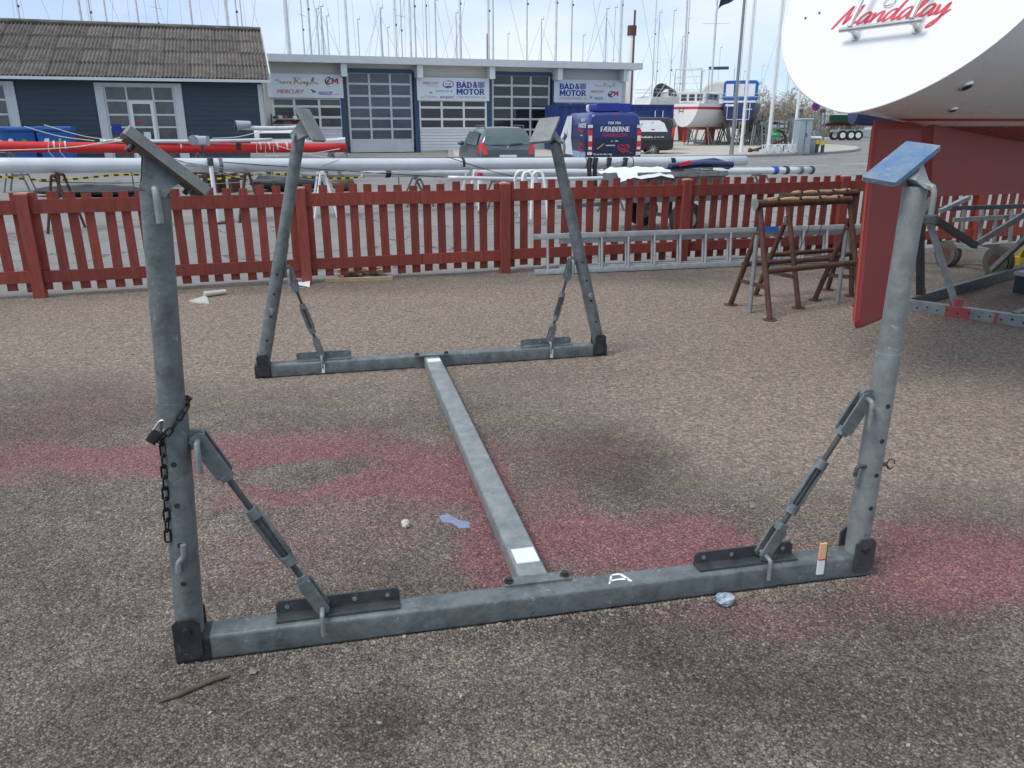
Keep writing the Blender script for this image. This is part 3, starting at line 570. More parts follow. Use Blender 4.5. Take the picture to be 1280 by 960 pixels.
# support pads: measured centre, long axis, wide axis, normal
PADS = [('FL', (-.905, 2.117, 1.503), (.667, .321, -.673), (-.494, .866, -.077), .235, .15, .026, GREYP, PF(.112, 1.43)),
        ('FR', (1.25, 2.60, 1.478), (-.76, -.459, -.46), (.558, -.824, -.1), .235, .118, .016, PANELB, PF(2.378, 1.41)),
        ('RL', (-1.232, 5.03, 1.590), (.464, -.171, -.869), (-.248, -.967, .058), .215, .155, .02, GREYP, PR(.395, 1.52)),
        ('RR', (.215, 5.366, 1.557), (-.283, -.757, -.588), (.907, -.41, .091), .25, .145, .016, GREYP, PR(2.02, 1.48))]
for nm, c, ea, eb, la_, lb_, th, m_, top in PADS:
    c, ea, eb = V3(c), V3(ea).normalized(), V3(eb); eb = (eb - ea * eb.dot(ea)).normalized(); n_ = ea.cross(eb)
    if n_.z < 0: n_ = -n_
    g = MB(); oct_plate(g, c, ea, eb, la_ / 2, lb_ / 2, th, .06); pad = g.build('pad', m_, cr)
    if nm == 'FR': pad['label'] = 'worn blue faced support pad'
    oct_plate(MB(), c - n_ * (th / 2 + .003), ea, eb, la_ * .46, lb_ * .45, .006, .06).build('pad_backing', WOODD, pad)
    for i in (-1, 1):
        for j in (-1, 1): MB().cyl(c + ea * i * la_ * .36 + eb * j * lb_ * .3 - n_ * (th / 2 + .004), c + ea * i * la_ * .36 + eb * j * lb_ * .3 - n_ * (th / 2 + .02), .008, n=6).build('bolt', GALVD, pad)
    # swivel bracket: two cheeks reaching from the pad down over the post head, with a bent pin
    k0 = c - n_ * (th / 2 + .004); k1 = top + UP * .012; dd = (k1 - k0)
    wx = eb.copy()
    br = MB()
    for j in (-1, 1):
        e3 = dd.normalized().cross(wx).normalized(); cc = k0 + wx * j * .03
        pts = [cc + ea * .055, cc - ea * .055, cc + dd * .75 - e3 * .036, cc + dd * 1.25 - e3 * .03, cc + dd * 1.45, cc + dd * 1.25 + e3 * .03, cc + dd * .75 + e3 * .036]
        if (pts[0] - pts[6]).length > (pts[1] - pts[6]).length: pts[0], pts[1] = pts[1], pts[0]
        br.prism([q - wx * .004 for q in pts], wx * .008)
    br.build('swivel_bracket', GALV if nm != 'FR' else GALVL, cr)
    sgn = 1 if wx.y < 0 else -1; wn = wx * sgn; pc = k0 + dd * 1.1
    MB().tube(smooth_path([tuple(q) for q in (pc - wn * .045, pc + wn * .04, pc + wn * .052 - UP * .006, pc + wn * .058 - UP * .03, pc + wn * .058 - UP * .085)], 4), .0095, 8).build('bent_pin', GALVL, cr)

# ---- chain and padlock hanging on the front post
def link_pts(c, d, side, l=.017, w__=.0075):
    out = []
    for k in range(12):
        t = 2 * math.pi * k / 12; x = math.cos(t); y = math.sin(t); out.append(c + d * (l * .55 * (1 if x > 0 else -1) + l * .45 * x) + side * w__ * y)
    return out
hbL = PF(.036, .108); axL = (PF(.112, 1.43) - hbL).normalized()
cp = hbL + axL * ((.80 - hbL.z) / axL.z)
ch = thing('padlock_chain', 'dark steel chain with black padlock hung around a galvanised cradle post', 'chain', cp - UP * .4, 0, world=True)
path = []
for k in range(15):
    t = R(205) + R(322) * k / 14; path.append(cp + U * .049 * math.cos(t) + W_ * .049 * math.sin(t) + UP * (.055 * math.cos(t - R(15))))
hpl = PF(0, 0, -.035); hang0 = PL(203, 541, hpl, U); hang1 = PL(210, 676, hpl, U)
n_h = 11; hpts = [hang0.lerp(hang1, k / (n_h - 1)) for k in range(n_h)]
for i, q in enumerate(path[:-1]):
    d = path[i + 1] - q; mid = (q + path[i + 1]) / 2; _, a_, b_ = frame(d); MB().tube(link_pts(mid, d.normalized(), a_ if i % 2 else b_, .014), .0028, 6, True).build('link', CHAINM, ch)
for i in range(n_h - 1):
    d = hpts[i + 1] - hpts[i]; mid = (hpts[i] + hpts[i + 1]) / 2; _, a_, b_ = frame(d); sd2 = U if i % 2 else (U * .35 + W_ * .94).normalized(); MB().tube(link_pts(mid, d.normalized(), sd2, .0215, .0085), .003, 6, True).build('link', CHAINM, ch)
pl_ = PL(203, 531, hpl, U); pd = (V3((0, 0, 0)) - U * .62 - UP * .78).normalized(); ps = pd.cross(W_).normalized()
MB().tube([pl_ - ps * .012 + pd * .03] + [pl_ + ps * .012 * math.cos(math.pi - q * math.pi / 6) - pd * .014 * math.sin(q * math.pi / 6) for q in range(7)] + [pl_ + ps * .012 + pd * .03], .0035, 6).build('shackle', STEELB, ch)
MB().box(pl_ + pd * .044, (.034, .018, .03), pd, W_, ps, .005).build('padlock_body', RUBB, ch)

# ================================================================== DEBRIS ON THE YARD
def lump(name, c, r, m, label, cat, seed, sq=(1, 1, .7), n=9):
    rn = random.Random(seed); mb = MB(); mb.ball((0, 0, 0), 1, n, 6); vs = []
    for q in mb.v:
        k = 1 + rn.uniform(-.22, .22); vs.append(V3((q.x * r * sq[0] * k, q.y * r * sq[1] * k, max(q.z, -.75) * r * sq[2] * k)))
    zmin = min(q.z for q in vs); mb.v = vs; mb.sm = [False] * len(mb.f); o = mb.build(name, m); o.location = (c.x, c.y, .004 - zmin); return tag(o, label, cat)
lump('stone', G(507, 661), .021, mat('chalk_white', (.55, .53, .46), .9, 0, .25, 40), 'small whitish stone lying alone on the tarmac beside the spine beam', 'stone', 1, (.8, 1.2, .9))
lump('stone', G(905, 757), .028, mat('painted_stone_m', (.1, .2, .32), .85, 0, col2=(.55, .57, .55), vscale=30), 'pale stone splashed with blue paint, touching the cradle cross beam', 'stone', 2, (1.2, .9, .8))
lump('stone', G(317, 843), .012, GRAVELM, 'small pale pebble near the end of the wood splinter', 'stone', 3)
lump('stone', G(940, 636), .014, GRAVELM, 'small grey pebble near the lower end of a turnbuckle stay', 'stone', 4)
bp = [G(*q) for q in ((549, 647), (560, 645), (574, 652), (587, 655), (588, 662), (574, 663), (566, 656), (553, 655))]
tag(MB().prism([(q.x, q.y, .006) for q in bp], (0, 0, .003)).build('paint_flake', BLUEP), 'flat flake of pale blue paint on the tarmac near the white stone', 'paint flake')
sa, sb = G(199, 881), G(285, 849); m_ = MB(); d = sb - sa
m_.tube([sa + UP * .01, sa + d * .25 + UP * .013 + V3((.006, 0, 0)), sa + d * .55 + UP * .014, sa + d * .8 + UP * .014 + V3((-.004, .004, 0)), sb + UP * .015], [.003, .009, .0075, .0095, .009], 6)
tag(m_.build('wood_splinter', WOODD), 'dark splintered stick of wood lying on the tarmac by the cradle beam', 'stick')
cg0 = PF(2.212, .062, -BW / 2 - .016); cg1 = PF(2.203, .178, -BW / 2 + .006); cd_ = cg1 - cg0
cg = thing('marker_stick', 'short white and orange stick held upright against the cradle cross beam', 'stick', PF(2.196, 0, -.05), 0, world=True)
cg0 = PF(2.196, .046, -BW / 2 - .0065); cg1 = PF(2.196, .172, -BW / 2 - .0055); cd_ = cg1 - cg0
MB().tube([PF(2.213, .165, -BW / 2 - .004), PF(2.214, .1, -BW / 2 - .004), PF(2.211, .06, -BW / 2 - .004)], .003, 6).build('clip', BLACKP, cg)
MB().bar(cg0, cg0 + cd_ * .46, .026, .008, up=W_).build('white_end', WHITE, cg); MB().bar(cg0 + cd_ * .462, cg0 + cd_ * .5, .0265, .0085, up=W_).build('red_band', INKR, cg); MB().bar(cg0 + cd_ * .502, cg1, .026, .008, up=W_).build('orange_end', ORANGE, cg)
q = [G(*p) for p in ((236, 378), (258, 371), (284, 368), (284, 373), (262, 381), (246, 380))]
m_ = MB().prism([(v.x, v.y, .007) for v in q[:2] + q[4:]], (0, 0, .01)); m_.cyl((q[1].x, q[1].y - .05, .035), (q[2].x, q[2].y - .03, .035), .03, .022, 10)
tag(m_.build('plastic_scrap', PLASTIC), 'cloudy rolled scrap of plastic lying on the tarmac near the fence', 'plastic scrap')
q = [G(*p) for p in ((366, 355), (372, 361), (387, 360), (388, 356), (376, 353))]
tag(MB().add([(v.x, v.y, .01 + .03 * (i % 2)) for i, v in enumerate(q)], [(0, 1, 2, 3, 4)]).prism([(v.x, v.y, .007) for v in q], (0, 0, .004)).build('paper_scrap', PAPER), 'crumpled white scrap of paper at the foot of a fence post', 'paper')
q0, q1 = G(407, 353), G(491, 350)
tag(MB().bar(q0 + UP * .025, q1 + UP * .02, .05, .035).build('timber_batten', WOODP), 'weathered timber batten lying along the foot of the fence', 'batten')
mb = MB(); rn = random.Random(8)
for i in range(46):
    t = fence_t(424 + rn.random() * 56, 343); c = fp(t, .13 + rn.random() * .35, .02 + .07 * rn.random()); a_ = rn.random() * 3; e = V3((math.cos(a_), math.sin(a_), rn.uniform(-.3, .3))).normalized(); mb.bar(c - e * .06, c + e * .07, .03 + .03 * rn.random(), .015)
tag(mb.build('wood_offcuts', WOODP), 'heap of broken pale wood offcuts behind the fence', 'wood', kind='stuff')

lf_ = MB(); rn = random.Random(51)
for i in range(700):
    t = rn.uniform(-6, 6.5); c_ = fp(t, -.02 - .3 * rn.random() ** 2.5, .007 + .006 * rn.random()); a_ = rn.random() * 6.28; r = .006 + .012 * rn.random(); e1 = V3((math.cos(a_), math.sin(a_), rn.uniform(-.15, .15))) * r; e2 = V3((-math.sin(a_), math.cos(a_), rn.uniform(-.2, .2))) * r * .5; lf_.add([c_ - e1, c_ + e2, c_ + e1, c_ - e2], [(0, 1, 2, 3)])
tag(lf_.build('leaf_litter', WOODD), 'dead leaf litter and grit gathered along the foot of the fence', 'leaf litter', kind='stuff')

# ================================================================== NEAR SAILING YACHT (stern)
TH = R(54); HD = V3((math.sin(TH), math.cos(TH), 0)); PT = V3((-math.cos(TH), math.sin(TH), 0))
TIP = AY(1064, 141, 4.4) + V3((-.0104, 0, .0006))
KR, TW, TD, TP, TQ = .642, .786, 1.006, 1.544, 2.771
ybase = V3((TIP.x, TIP.y, 0)) + HD * 3.2
ya = thing('sailing_yacht', 'white sailing yacht with red underbody seen from its stern, name across the transom', 'sailing yacht', ybase, 0, world=True)
def tz_of(f): return TD * (1 - (1 - min(1, f) ** TP) ** (1 / TQ))
def yp(s, wv, z): return TIP + HD * (s + KR * (z - TIP.z)) + PT * wv + V3((0, 0, z - TIP.z))
SHEER = TIP.z + TD
NS, NW = 26, 22
def section(i):
    s = 7.4 * (i / NS) ** 1.25; g = min(1, s / 3.6); gs = math.sin(g * math.pi / 2)
    half = TW + .62 * gs
    if s > 4.2: half *= max(.04, 1 - ((s - 4.2) / 3.4) ** 2.2)
    drop = -.24 * math.sin(min(1, s / 3.4) * math.pi / 2) ** 1.3
    tilt = 1 - min(1, s / 3.2)              # the raked transom plane eases to upright stations
    pts = []
    for k in range(-NW, NW + 1):
        f = abs(k) / NW; f = 1 - (1 - f) ** 1.35; zz = tz_of(f) / TD
        e = 1 - .25 * gs
        zz = zz ** e if zz > 0 else 0
        z = TIP.z + drop + (TD - drop) * zz
        wv = half * f * (1 if k > 0 else -1)
        q = TIP + HD * (s + KR * (z - TIP.z) * tilt) + PT * wv; q.z = z; pts.append(q)
    return pts
secs = [section(i) for i in range(NS + 1)]
WL = 1.60
hull_m = zmat('yacht_hull_paint', [(-2, (.205, .028, .025)), (WL - .028, (.72, .72, .7)), (WL + .004, (.45, .03, .04)), (WL + .016, (.76, .77, .78))], .28, coat=.3, var=.03)
hull = MB().grid(secs).build('hull', hull_m, ya)
tr = secs[0]; cmid = [V3((0, 0, 0))]
tn = (PT.cross(HD * KR + UP)).normalized()
if tn.y > 0: tn = -tn
m_ = MB(); nn = len(tr); cols = 8; rows = []
for j in range(cols + 1):
    rows.append([q.lerp(tr[nn - 1 - k], j / cols / 1.0) for k, q in enumerate(tr)][: NW + 1])
m_.grid(rows, True); tro = m_.build('transom', GRP, ya)
m_ = MB(); m_.tube(tr, .006, 8); m_.build('transom_edge', GRP, tro)
dk = []
for s_ in secs: dk.append([s_[0], (s_[0] + s_[-1]) / 2 + UP * .03, s_[-1]])
MB().grid(dk).build('deck', GRP, ya)
ctr = V3((0, 0, 0))
cab = MB()
for s_ in (0,): cab.box(yp(4.2, 0, SHEER + .22), (2.6, 1.5, .42), HD, PT, UP, .12)
cab.build('cabin', GRP, ya)
# rudder, skeg and fin keel on the centreline
def cl(px, py):
    return PL(px, py, TIP, HD)
def foil(pts, th):
    m = MB(); m.prism([q - PT * th / 2 for q in pts], PT * th); return m
r0, r1, r2 = cl(1093, 151), cl(1150, 160), cl(1068, 411); r3 = cl(1107, 392); r4 = cl(1128, 384)
rd = [r0 - UP * .0, cl(1149, 153), cl(1148, 190), cl(1141, 262), r4, cl(1100, 400), cl(1077, 409.5), cl(1069.5, 411), cl(1067.5, 405), cl(1083, 240)]
m_ = MB(); cc = sum(rd, V3((0, 0, 0))) / len(rd); th = .022
top = [q + (cc - q) * .06 + PT * th for q in rd]; bot = [q + (cc - q) * .06 - PT * th for q in rd]; n = len(rd)
m_.add(rd + top + bot, [(i, (i + 1) % n, n + (i + 1) % n, n + i) for i in range(n)] + [((i + 1) % n, i, 2 * n + i, 2 * n + (i + 1) % n) for i in range(n)] + [tuple(range(n, 2 * n)), tuple(range(2 * n, 3 * n))[::-1]])
m_.build('rudder', ANTIF, ya)
MB().tube([rd[0] + UP * .005] + [rd[k] for k in (9, 8)], .006, 6).build('rudder_highlight', mat('rudder_highlight_red', (.5, .07, .05), .6), ya)  # edge highlight put into the colour: brighter red line along the trailing edge
sk = [cl(1156, 150), cl(1153, 243), cl(1160, 245), cl(1420, 236), cl(1420, 120)]
foil(sk, .11).build('skeg', ANTIF, ya)
kl = [yp(3.3, 0, 1.25) - HD * KR * (1.25 - TIP.z), yp(3.9, 0, .14) - HD * KR * (.14 - TIP.z), yp(5.4, 0, .14) - HD * KR * (.14 - TIP.z), yp(5.9, 0, 1.25) - HD * KR * (1.25 - TIP.z)]
foil(kl, .16).build('keel', ANTIF, ya)
MB().cyl(r1 + UP * .02, r1 + UP * .2, .03, n=10).build('rudder_stock', BLACKP, ya)
# fittings on the transom
def tpx(px, py, out=0.0):
    # where the view ray meets the transom plane
    r = ray(px, py); t = (TIP + tn * out - O).dot(tn) / r.dot(tn); return O + r * t
def thr_hull(px, py, r):
    # nearest point of the starboard flank along the ray
    best = None; rr = ray(px, py).normalized()
    for i in range(len(secs) - 1):
        for k in range(len(secs[0]) // 2):
            q = secs[i][k]; v = q - O; d = (v - rr * v.dot(rr)).length
            if best is None or d < best[0]: best = (d, i, k)
    i, k = best[1:]; q = secs[i][k]; n_ = (secs[i + 1][k] - q).cross(secs[i][k + 1] - q).normalized()
    t = (q - O).dot(n_) / rr.dot(n_); c = O + rr * t
    if n_.dot(O - c) < 0: n_ = -n_
    m = MB(); m.cyl(c - n_ * .01, c + n_ * .01, r, r * .8, 18); o = m.build('through_hull', STEELB, ya)
    MB().cyl(c, c + n_ * .0115, r * .55, n=14).build('outlet_bore', BLACKP, o)
thr_hull(1207.5, 107.5, .042); thr_hull(1191, 136.5, .03)
la_, lb_ = tpx(1050, 38, .07), tpx(1154, 24.5, .07); lu = (HD * KR + UP).normalized()
lad = MB().cyl(la_, lb_, .0135, n=12)
for f in (.14, .88): q = la_.lerp(lb_, f); lad.cyl(q + tn * .02, q + tn * .02 + lu * .62, .0125, n=10)
for h in (.3, .58): lad.cyl(la_.lerp(lb_, .14) + tn * .02 + lu * h, la_.lerp(lb_, .88) + tn * .02 + lu * h, .012, n=10)
lo_ = lad.build('boarding_ladder', STEELB, ya)
for f in (.14, .88):
    q = la_.lerp(lb_, f); MB().cyl(q, q - tn * .072, .011, n=10).cyl(q - tn * .062, q - tn * .072, .026, n=14).ball(q, .02, 8, 6).build('ladder_bracket', STEELB, lo_)
for px, py in ((1007, 23), (1024.5, 16.5)):
    q = tpx(px, py); MB().cyl(q, q + tn * .006, .006, n=8).build('screw', BLACKP, tro)
q = tpx(1112, 1, .012); MB().tube([q + PT * .03 * math.cos(t * .5) + lu * .03 * math.sin(t * .5) for t in range(13)], .004, 6).build('pad_eye', STEELB, tro)
# name lettering brushed in script
name_o = tpx(1043.5, 34, .003); ne = tpx(1186, 17, .003) - name_o; nx = ne.normalized() ; nl = ne.length; ny = (lu - nx * lu.dot(nx)).normalized()
S = []
def gl(x0, sts, sc=1.0): S.extend([[(x0 + (x + .28 * y) * sc, y * sc) for x, y in st] for st in sts])
gl(.0, [[(-.12, -.1), (.1, .5), (.33, .98)], [(.33, .98), (.36, .5), (.4, .1)], [(.4, .1), (.66, .6), (.92, .98)], [(.92, .98), (.86, .5), (.9, .12), (1.02, .08), (1.12, .2)]])
aa = [[(.5, .48), (.3, .56), (.08, .4), (.03, .15), (.16, .03), (.36, .2), (.52, .48)], [(.52, .5), (.5, .25), (.52, .08), (.62, .05), (.74, .2)]]
nn_ = [[(0, .5), (.06, .3), (.06, .02)], [(.06, .1), (.26, .42), (.42, .52), (.5, .4), (.5, .15), (.58, .04), (.72, .18)]]
dd_ = [[(.5, .48), (.3, .56), (.08, .4), (.03, .15), (.16, .03), (.36, .2), (.52, .48)], [(.72, 1.08), (.6, .7), (.52, .25), (.56, .06), (.66, .06), (.78, .2)]]
ll_ = [[(0, .15), (.25, .6), (.36, 1.0), (.28, 1.12), (.18, .9), (.1, .4), (.14, .08), (.26, .04), (.38, .2)]]
yy_ = [[(0, .5), (.04, .3), (.08, .12), (.2, .08), (.38, .3), (.48, .52)], [(.5, .54), (.46, .1), (.36, -.3), (.18, -.5), (.02, -.42)], [(.06, -.4), (.4, -.1), (.72, .22)]]
x = 1.2
for g_, adv in ((aa, .7), (nn_, .72), (dd_, .8), (aa, .7), (ll_, .42), (aa, .72), (yy_, .6)): gl(x, g_); x += adv
sc = nl / (x + .2)
strokes(MB(), S, lambda a_, b_: name_o + nx * a_ * sc + ny * b_ * sc * 1.25, .15, 18).build('name_lettering', NAMER, tro)

# ---- the yacht's own cradle
c0 = G(1128, 388); c1 = G(1300, 413.5); c2 = G(1283, 342)
yc = thing('boat_cradle', 'galvanised cradle with red painted fittings standing under the white yacht', 'boat cradle', (c1 + c2) / 2, 0, world=True)
d1 = (c1 - c0).normalized(); n1 = V3((-d1.y, d1.x, 0)); d2 = (c2 - c0).normalized(); c0b = c0 - d1 * .25
chn = MB()
chn.box((c0b + c1) / 2 + UP * .05, ((c1 - c0b).length, .008, .085), d1, n1).box((c0b + c1) / 2 + UP * .0965 + n1 * .03, ((c1 - c0b).length, .068, .008), d1, n1).box((c0b + c1) / 2 + UP * .012 + n1 * .034, ((c1 - c0b).length, .06, .008), d1, n1)
fb = chn.build('front_channel', GALVL, yc); Lc = (c1 - c0b).length
for k in range(16):
    q = c0b + d1 * (Lc * (k + .5) / 16) + UP * (.06 if k % 2 else .045) - n1 * .004; MB().cyl(q, q - n1 * .0015, .009, n=10).build('bolt_hole', BLACKP, fb)
for pa, pb in ((1181, 1213), (1244, 1249)):
    q0 = c0 + d1 * ((PL(pa, 390, c0, d1) - c0).dot(d1)); q1 = c0 + d1 * ((PL(pb, 393, c0, d1) - c0).dot(d1))
    MB().box((q0 + q1) / 2 + UP * .052, ((q1 - q0).length, .0105, .092), d1, n1).build('red_band', REDP, fb)
n2 = V3((-d2.y, d2.x, 0)); e2 = c0 + d2 * 3.4
MB().box((c0 + d2 * .05 + e2) / 2 + UP * .055, ((e2 - c0).length - .05, .05, .1), d2, n2).build('side_beam', GALV, yc)
e3 = c1 - d2 * -.0
MB().bar(G(1262, 408) + UP * .06 + d2 * .06, G(1262, 408) + UP * .06 + d2 * 3.0, .05, .1).build('side_beam', GALV, yc)
f1 = PL(1195, 384, c0 + n1 * .04, d1); f1.z = .1; t1 = AY(1161, 276, f1.y + .15)
s_ = MB().bar(f1, t1, .05, .055).build('strut', GALVL, yc)
MB().box(f1 + UP * .025, (.09, .06, .07), d1, n1).build('red_socket', REDP, yc)
f2 = PL(1152.5, 357, c0 + n2 * .0, d2); f2.z = .1
MB().bar(f2, t1 - V3((.05, -.05, 0)), .055, .06).build('strut', GALVD, yc); MB().box(f2 + UP * .02, (.07, .06, .07), d2, n2).build('red_socket', REDP, yc)
MB().bar(AY(1165, 272, f2.y), AY(1219, 307, f2.y + 1.0), .05, .06).build('brace', GALVD, yc)
MB().bar(AY(1143, 285, f2.y), AY(1166, 248, f2.y - .1), .06, .05).build('brace', GALVL, yc)
k0 = AY(1163, 274, f1.y + .1); MB().box(k0, (.1, .09, .07), d1, n1, UP, .01).build('knuckle', GALV, yc)
g1 = c0 + d2 * 1.9; g1.z = .1
MB().bar(G(1240, 337, .1), AY(1292, 288, 7.9), .045, .05).build('strut', GALVL, yc)
MB().bar(G(1272, 326, .1), AY(1290, 300, 8.6), .05, .05).build('strut', YEL, yc); q = G(1272, 328, .1); MB().box(q + UP * .02, (.1, .08, .09), d2, n2).build('yellow_socket', YEL, yc)
MB().bar(AY(1222, 304, 9.05), AY(1300, 256, 9.0), .045, .06).build('brace', GALV, yc)
MB().bar(AY(1121, 310, 8.6), AY(1142, 284, 8.0), .05, .05).build('brace', GALVD, yc)

# ---- wheeled launching dolly by the fence
wp = AY(1187, 305, 9.15); wp.z = 0; dl = thing('launching_dolly', 'galvanised two wheel launching dolly with grey tyres parked behind the yacht', 'dolly', wp, 0, world=True)
for px, py, Y_, r_ in ((1187, 305, 9.15, .155), (1250, 317, 8.55, .165)):
    q = AY(px, py, Y_); q.z = r_; ax_ = V3((.93, .37, 0)); m_ = MB()
    for rr_, wd_ in ((r_, .035), (r_ * .9, .055)): m_.cyl(q - ax_ * wd_, q + ax_ * wd_, rr_, n=22)
    wo = m_.build('wheel', mat('dusty_tyre', (.09, .085, .075), .9, 0, .25, 12), dl); MB().cyl(q - ax_ * .06, q + ax_ * .06, r_ * .5, n=14).build('rim', RUST, wo)
MB().bar(AY(1186, 305, 9.15), AY(1252, 316, 8.55), .05, .05).build('axle', GALVL, dl)
for ya_, yb_ in (((1174, 261, 9.3), (1300, 257, 9.6)), ((1192, 275, 9.2), (1300, 269, 9.5))):
    MB().bar(AY(*ya_), AY(*yb_), .035, .05).build('side_rail', GALVL if ya_[1] > 270 else GALVD, dl)
MB().bar(AY(1175, 264, 9.25), AY(1211, 247, 9.5), .05, .05).build('bow_arm', GALVL, dl)
for px in (1205, 1227, 1245, 1265): MB().bar(AY(px, 262 if px % 2 else 268, 9.35), AY(px - 3, 310, 9.3), .04, .03).build('upright', GALVL, dl)
MB().bar(AY(1150, 312, 9.3), AY(1300, 304, 9.0), .06, .05).build('ground_rail', ALU, dl)
bx_ = G(1292, 367); to = thing('storage_box', 'dark blue-grey plastic tub with a pale lid under the white yacht', 'box', bx_, R(30))
MB().box((0, 0, .09), (.32, .24, .18), bev=.02).build('tub', mat('tub_blue', (.03, .05, .07), .5), to); MB().box((0, 0, .2), (.35, .27, .04), bev=.012).build('lid', mat('lid_grey', (.4, .4, .37), .6), to)

# ================================================================== TRESTLES
def trestle(label, fl, fr, topz, grey, overL, overR):
    """fl, fr: pairs of foot points of the left and right A frames"""
    base = (fl[0] + fl[1] + fr[0] + fr[1]) / 4; t = thing('trestle', label, 'trestle', V3((base.x, base.y, 0)), 0, 'rusty tube trestles', world=True)
    tl = (fl[0] + fl[1]) / 2 + UP * topz; tr_ = (fr[0] + fr[1]) / 2 + UP * topz; d = (tr_ - tl).normalized()
    for top, ft in ((tl, fl), (tr_, fr)):
        for i, f in enumerate(ft):
            apex = top - UP * .22 if i == 0 else top
            fz = f + UP * .012
            MB().cyl(fz, apex, .024, n=12).build('leg', RUST, t); MB().cyl(f + UP * .002, f + UP * .014, .062, n=14).build('foot_plate', RUST, t)
        a_ = ft[0].lerp(top - UP * .22, .42); b_ = ft[1].lerp(top, .33); b_.z = a_.z
        MB().bar(ft[0].lerp(top - UP * .22, .36), ft[1].lerp(top, .29), .012, .035).build('spreader', RUST, t)
        MB().tube([top - UP * .2 - V3((.02, .06, 0)), top - UP * .15 - V3((.035, .09, 0)), top - UP * .12 - V3((.0, .12, 0))], .005, 6).build('wire_hook', RUST, t)
        if grey: g_ = (ft[0] * .45 + ft[1] * .55) - d * .02; MB().cyl(g_ + UP * .006, top - UP * .24, .02, n=10).build('prop', GALVL, t)
    zl = .43
    MB().cyl(fl[1].lerp(tl, zl), fr[1].lerp(tr_, zl), .024, n=10).build('cross_rail', RUST, t); MB().cyl(fl[0].lerp(tl, .44), fr[0].lerp(tr_, .44), .022, n=10).build('cross_rail', RUST, t)
    bar = MB().cyl(tl - d * overL + UP * .02, tr_ + d * overR + UP * .02, .034, n=12).build('top_tube', RUST, t)
    q0, q1 = tl - d * (overL - .12) + UP * .045, tr_ + d * (overR - .1) + UP * .045; m_ = MB(); n = 12
    m_.tube([q0.lerp(q1, k / n) + UP * (.006 * math.sin(k * 2.3)) for k in range(n + 1)], [.021 + .003 * math.sin(k * 1.9) for k in range(n + 1)], 10); m_.build('foam_sleeve', WOODP, t)
    for k in (.13, .42, .68, .93): q = q0.lerp(q1, k); MB().cyl(q - d * .012, q + d * .012, .026, n=12).build('tape_band', BLACKP, t)
    MB().cyl(tl - d * (overL + .006) + UP * .02, tl - d * overL + UP * .02, .048, n=14).build('end_plate', GALVL if grey else RUST, t)
    MB().tube(smooth_path([tuple(q0.lerp(q1, .62) - UP * .03), tuple(q0.lerp(q1, .55) - UP * .28 + V3((0, -.05, 0))), tuple(q0.lerp(q1, .46) - UP * .5)], 4), .004, 5).build('cord', BLACKP, t)
trestle('rusty tube trestle with two grey props, beside the yacht rudder', (G(913, 382), G(962, 401)), (G(1018, 376), G(1074, 384)), .93, True, .05, .0)
trestle('rusty tube trestle without grey props, between the propped trestle and the ladder', (G(944, 370), G(998, 386)), (G(1034, 363), G(1064, 371)), .95, False, .06, .05)

# ================================================================== LADDER
def ladder(sec, parent, b0, b1, lean, wd_, n, m_):
    d = (b1 - b0).normalized(); up_ = lean
    for k in (0, 1): MB().box((b0 + b1) / 2 + up_ * (wd_ * k), ((b1 - b0).length, .025, .062), d, d.cross(up_).normalized(), up_, .006).build('stile', m_, parent)
    L = (b1 - b0).length
    for i in range(n):
        q = b0 + d * (L * (i + .5) / n) ; MB().cyl(q + up_ * .02 - d * .0, q + up_ * (wd_ - .02), .016, n=8).build('rung', ALU, parent)
        MB().cyl(q + up_ * .02 + d * .05, q + up_ * (wd_ - .02) + d * .05, .012, n=8).build('rung', ALU, parent) if False else None
ld0, ld1 = G(668, 345), G(1075, 327.5)
lt = thing('extension_ladder', 'aluminium extension ladder lying on its side against the red fence', 'ladder', ld0, 0, world=True)
dl_ = (ld1 - ld0).normalized(); nl_ = V3((-dl_.y, dl_.x, 0)); lean = (UP + nl_ * .12).normalized()
ladder(0, lt, ld0 + UP * .04, ld1 + UP * .04, lean, .385, 13, ALU)
ladder(1, lt, ld0 + dl_ * .3 + UP * .055 + nl_ * .045, ld1 + dl_ * .3 + UP * .055 + nl_ * .045, lean, .31, 13, ALU)
for f in (.735, .75): 
    for k in (0, 1): MB().box(ld0 + dl_ * ((ld1 - ld0).length * .69) + UP * .04 + lean * .385 * k, (.28, .027, .064), dl_, dl_.cross(lean).normalized(), lean).build('blue_tape', CANVB, lt) if f == .735 else None

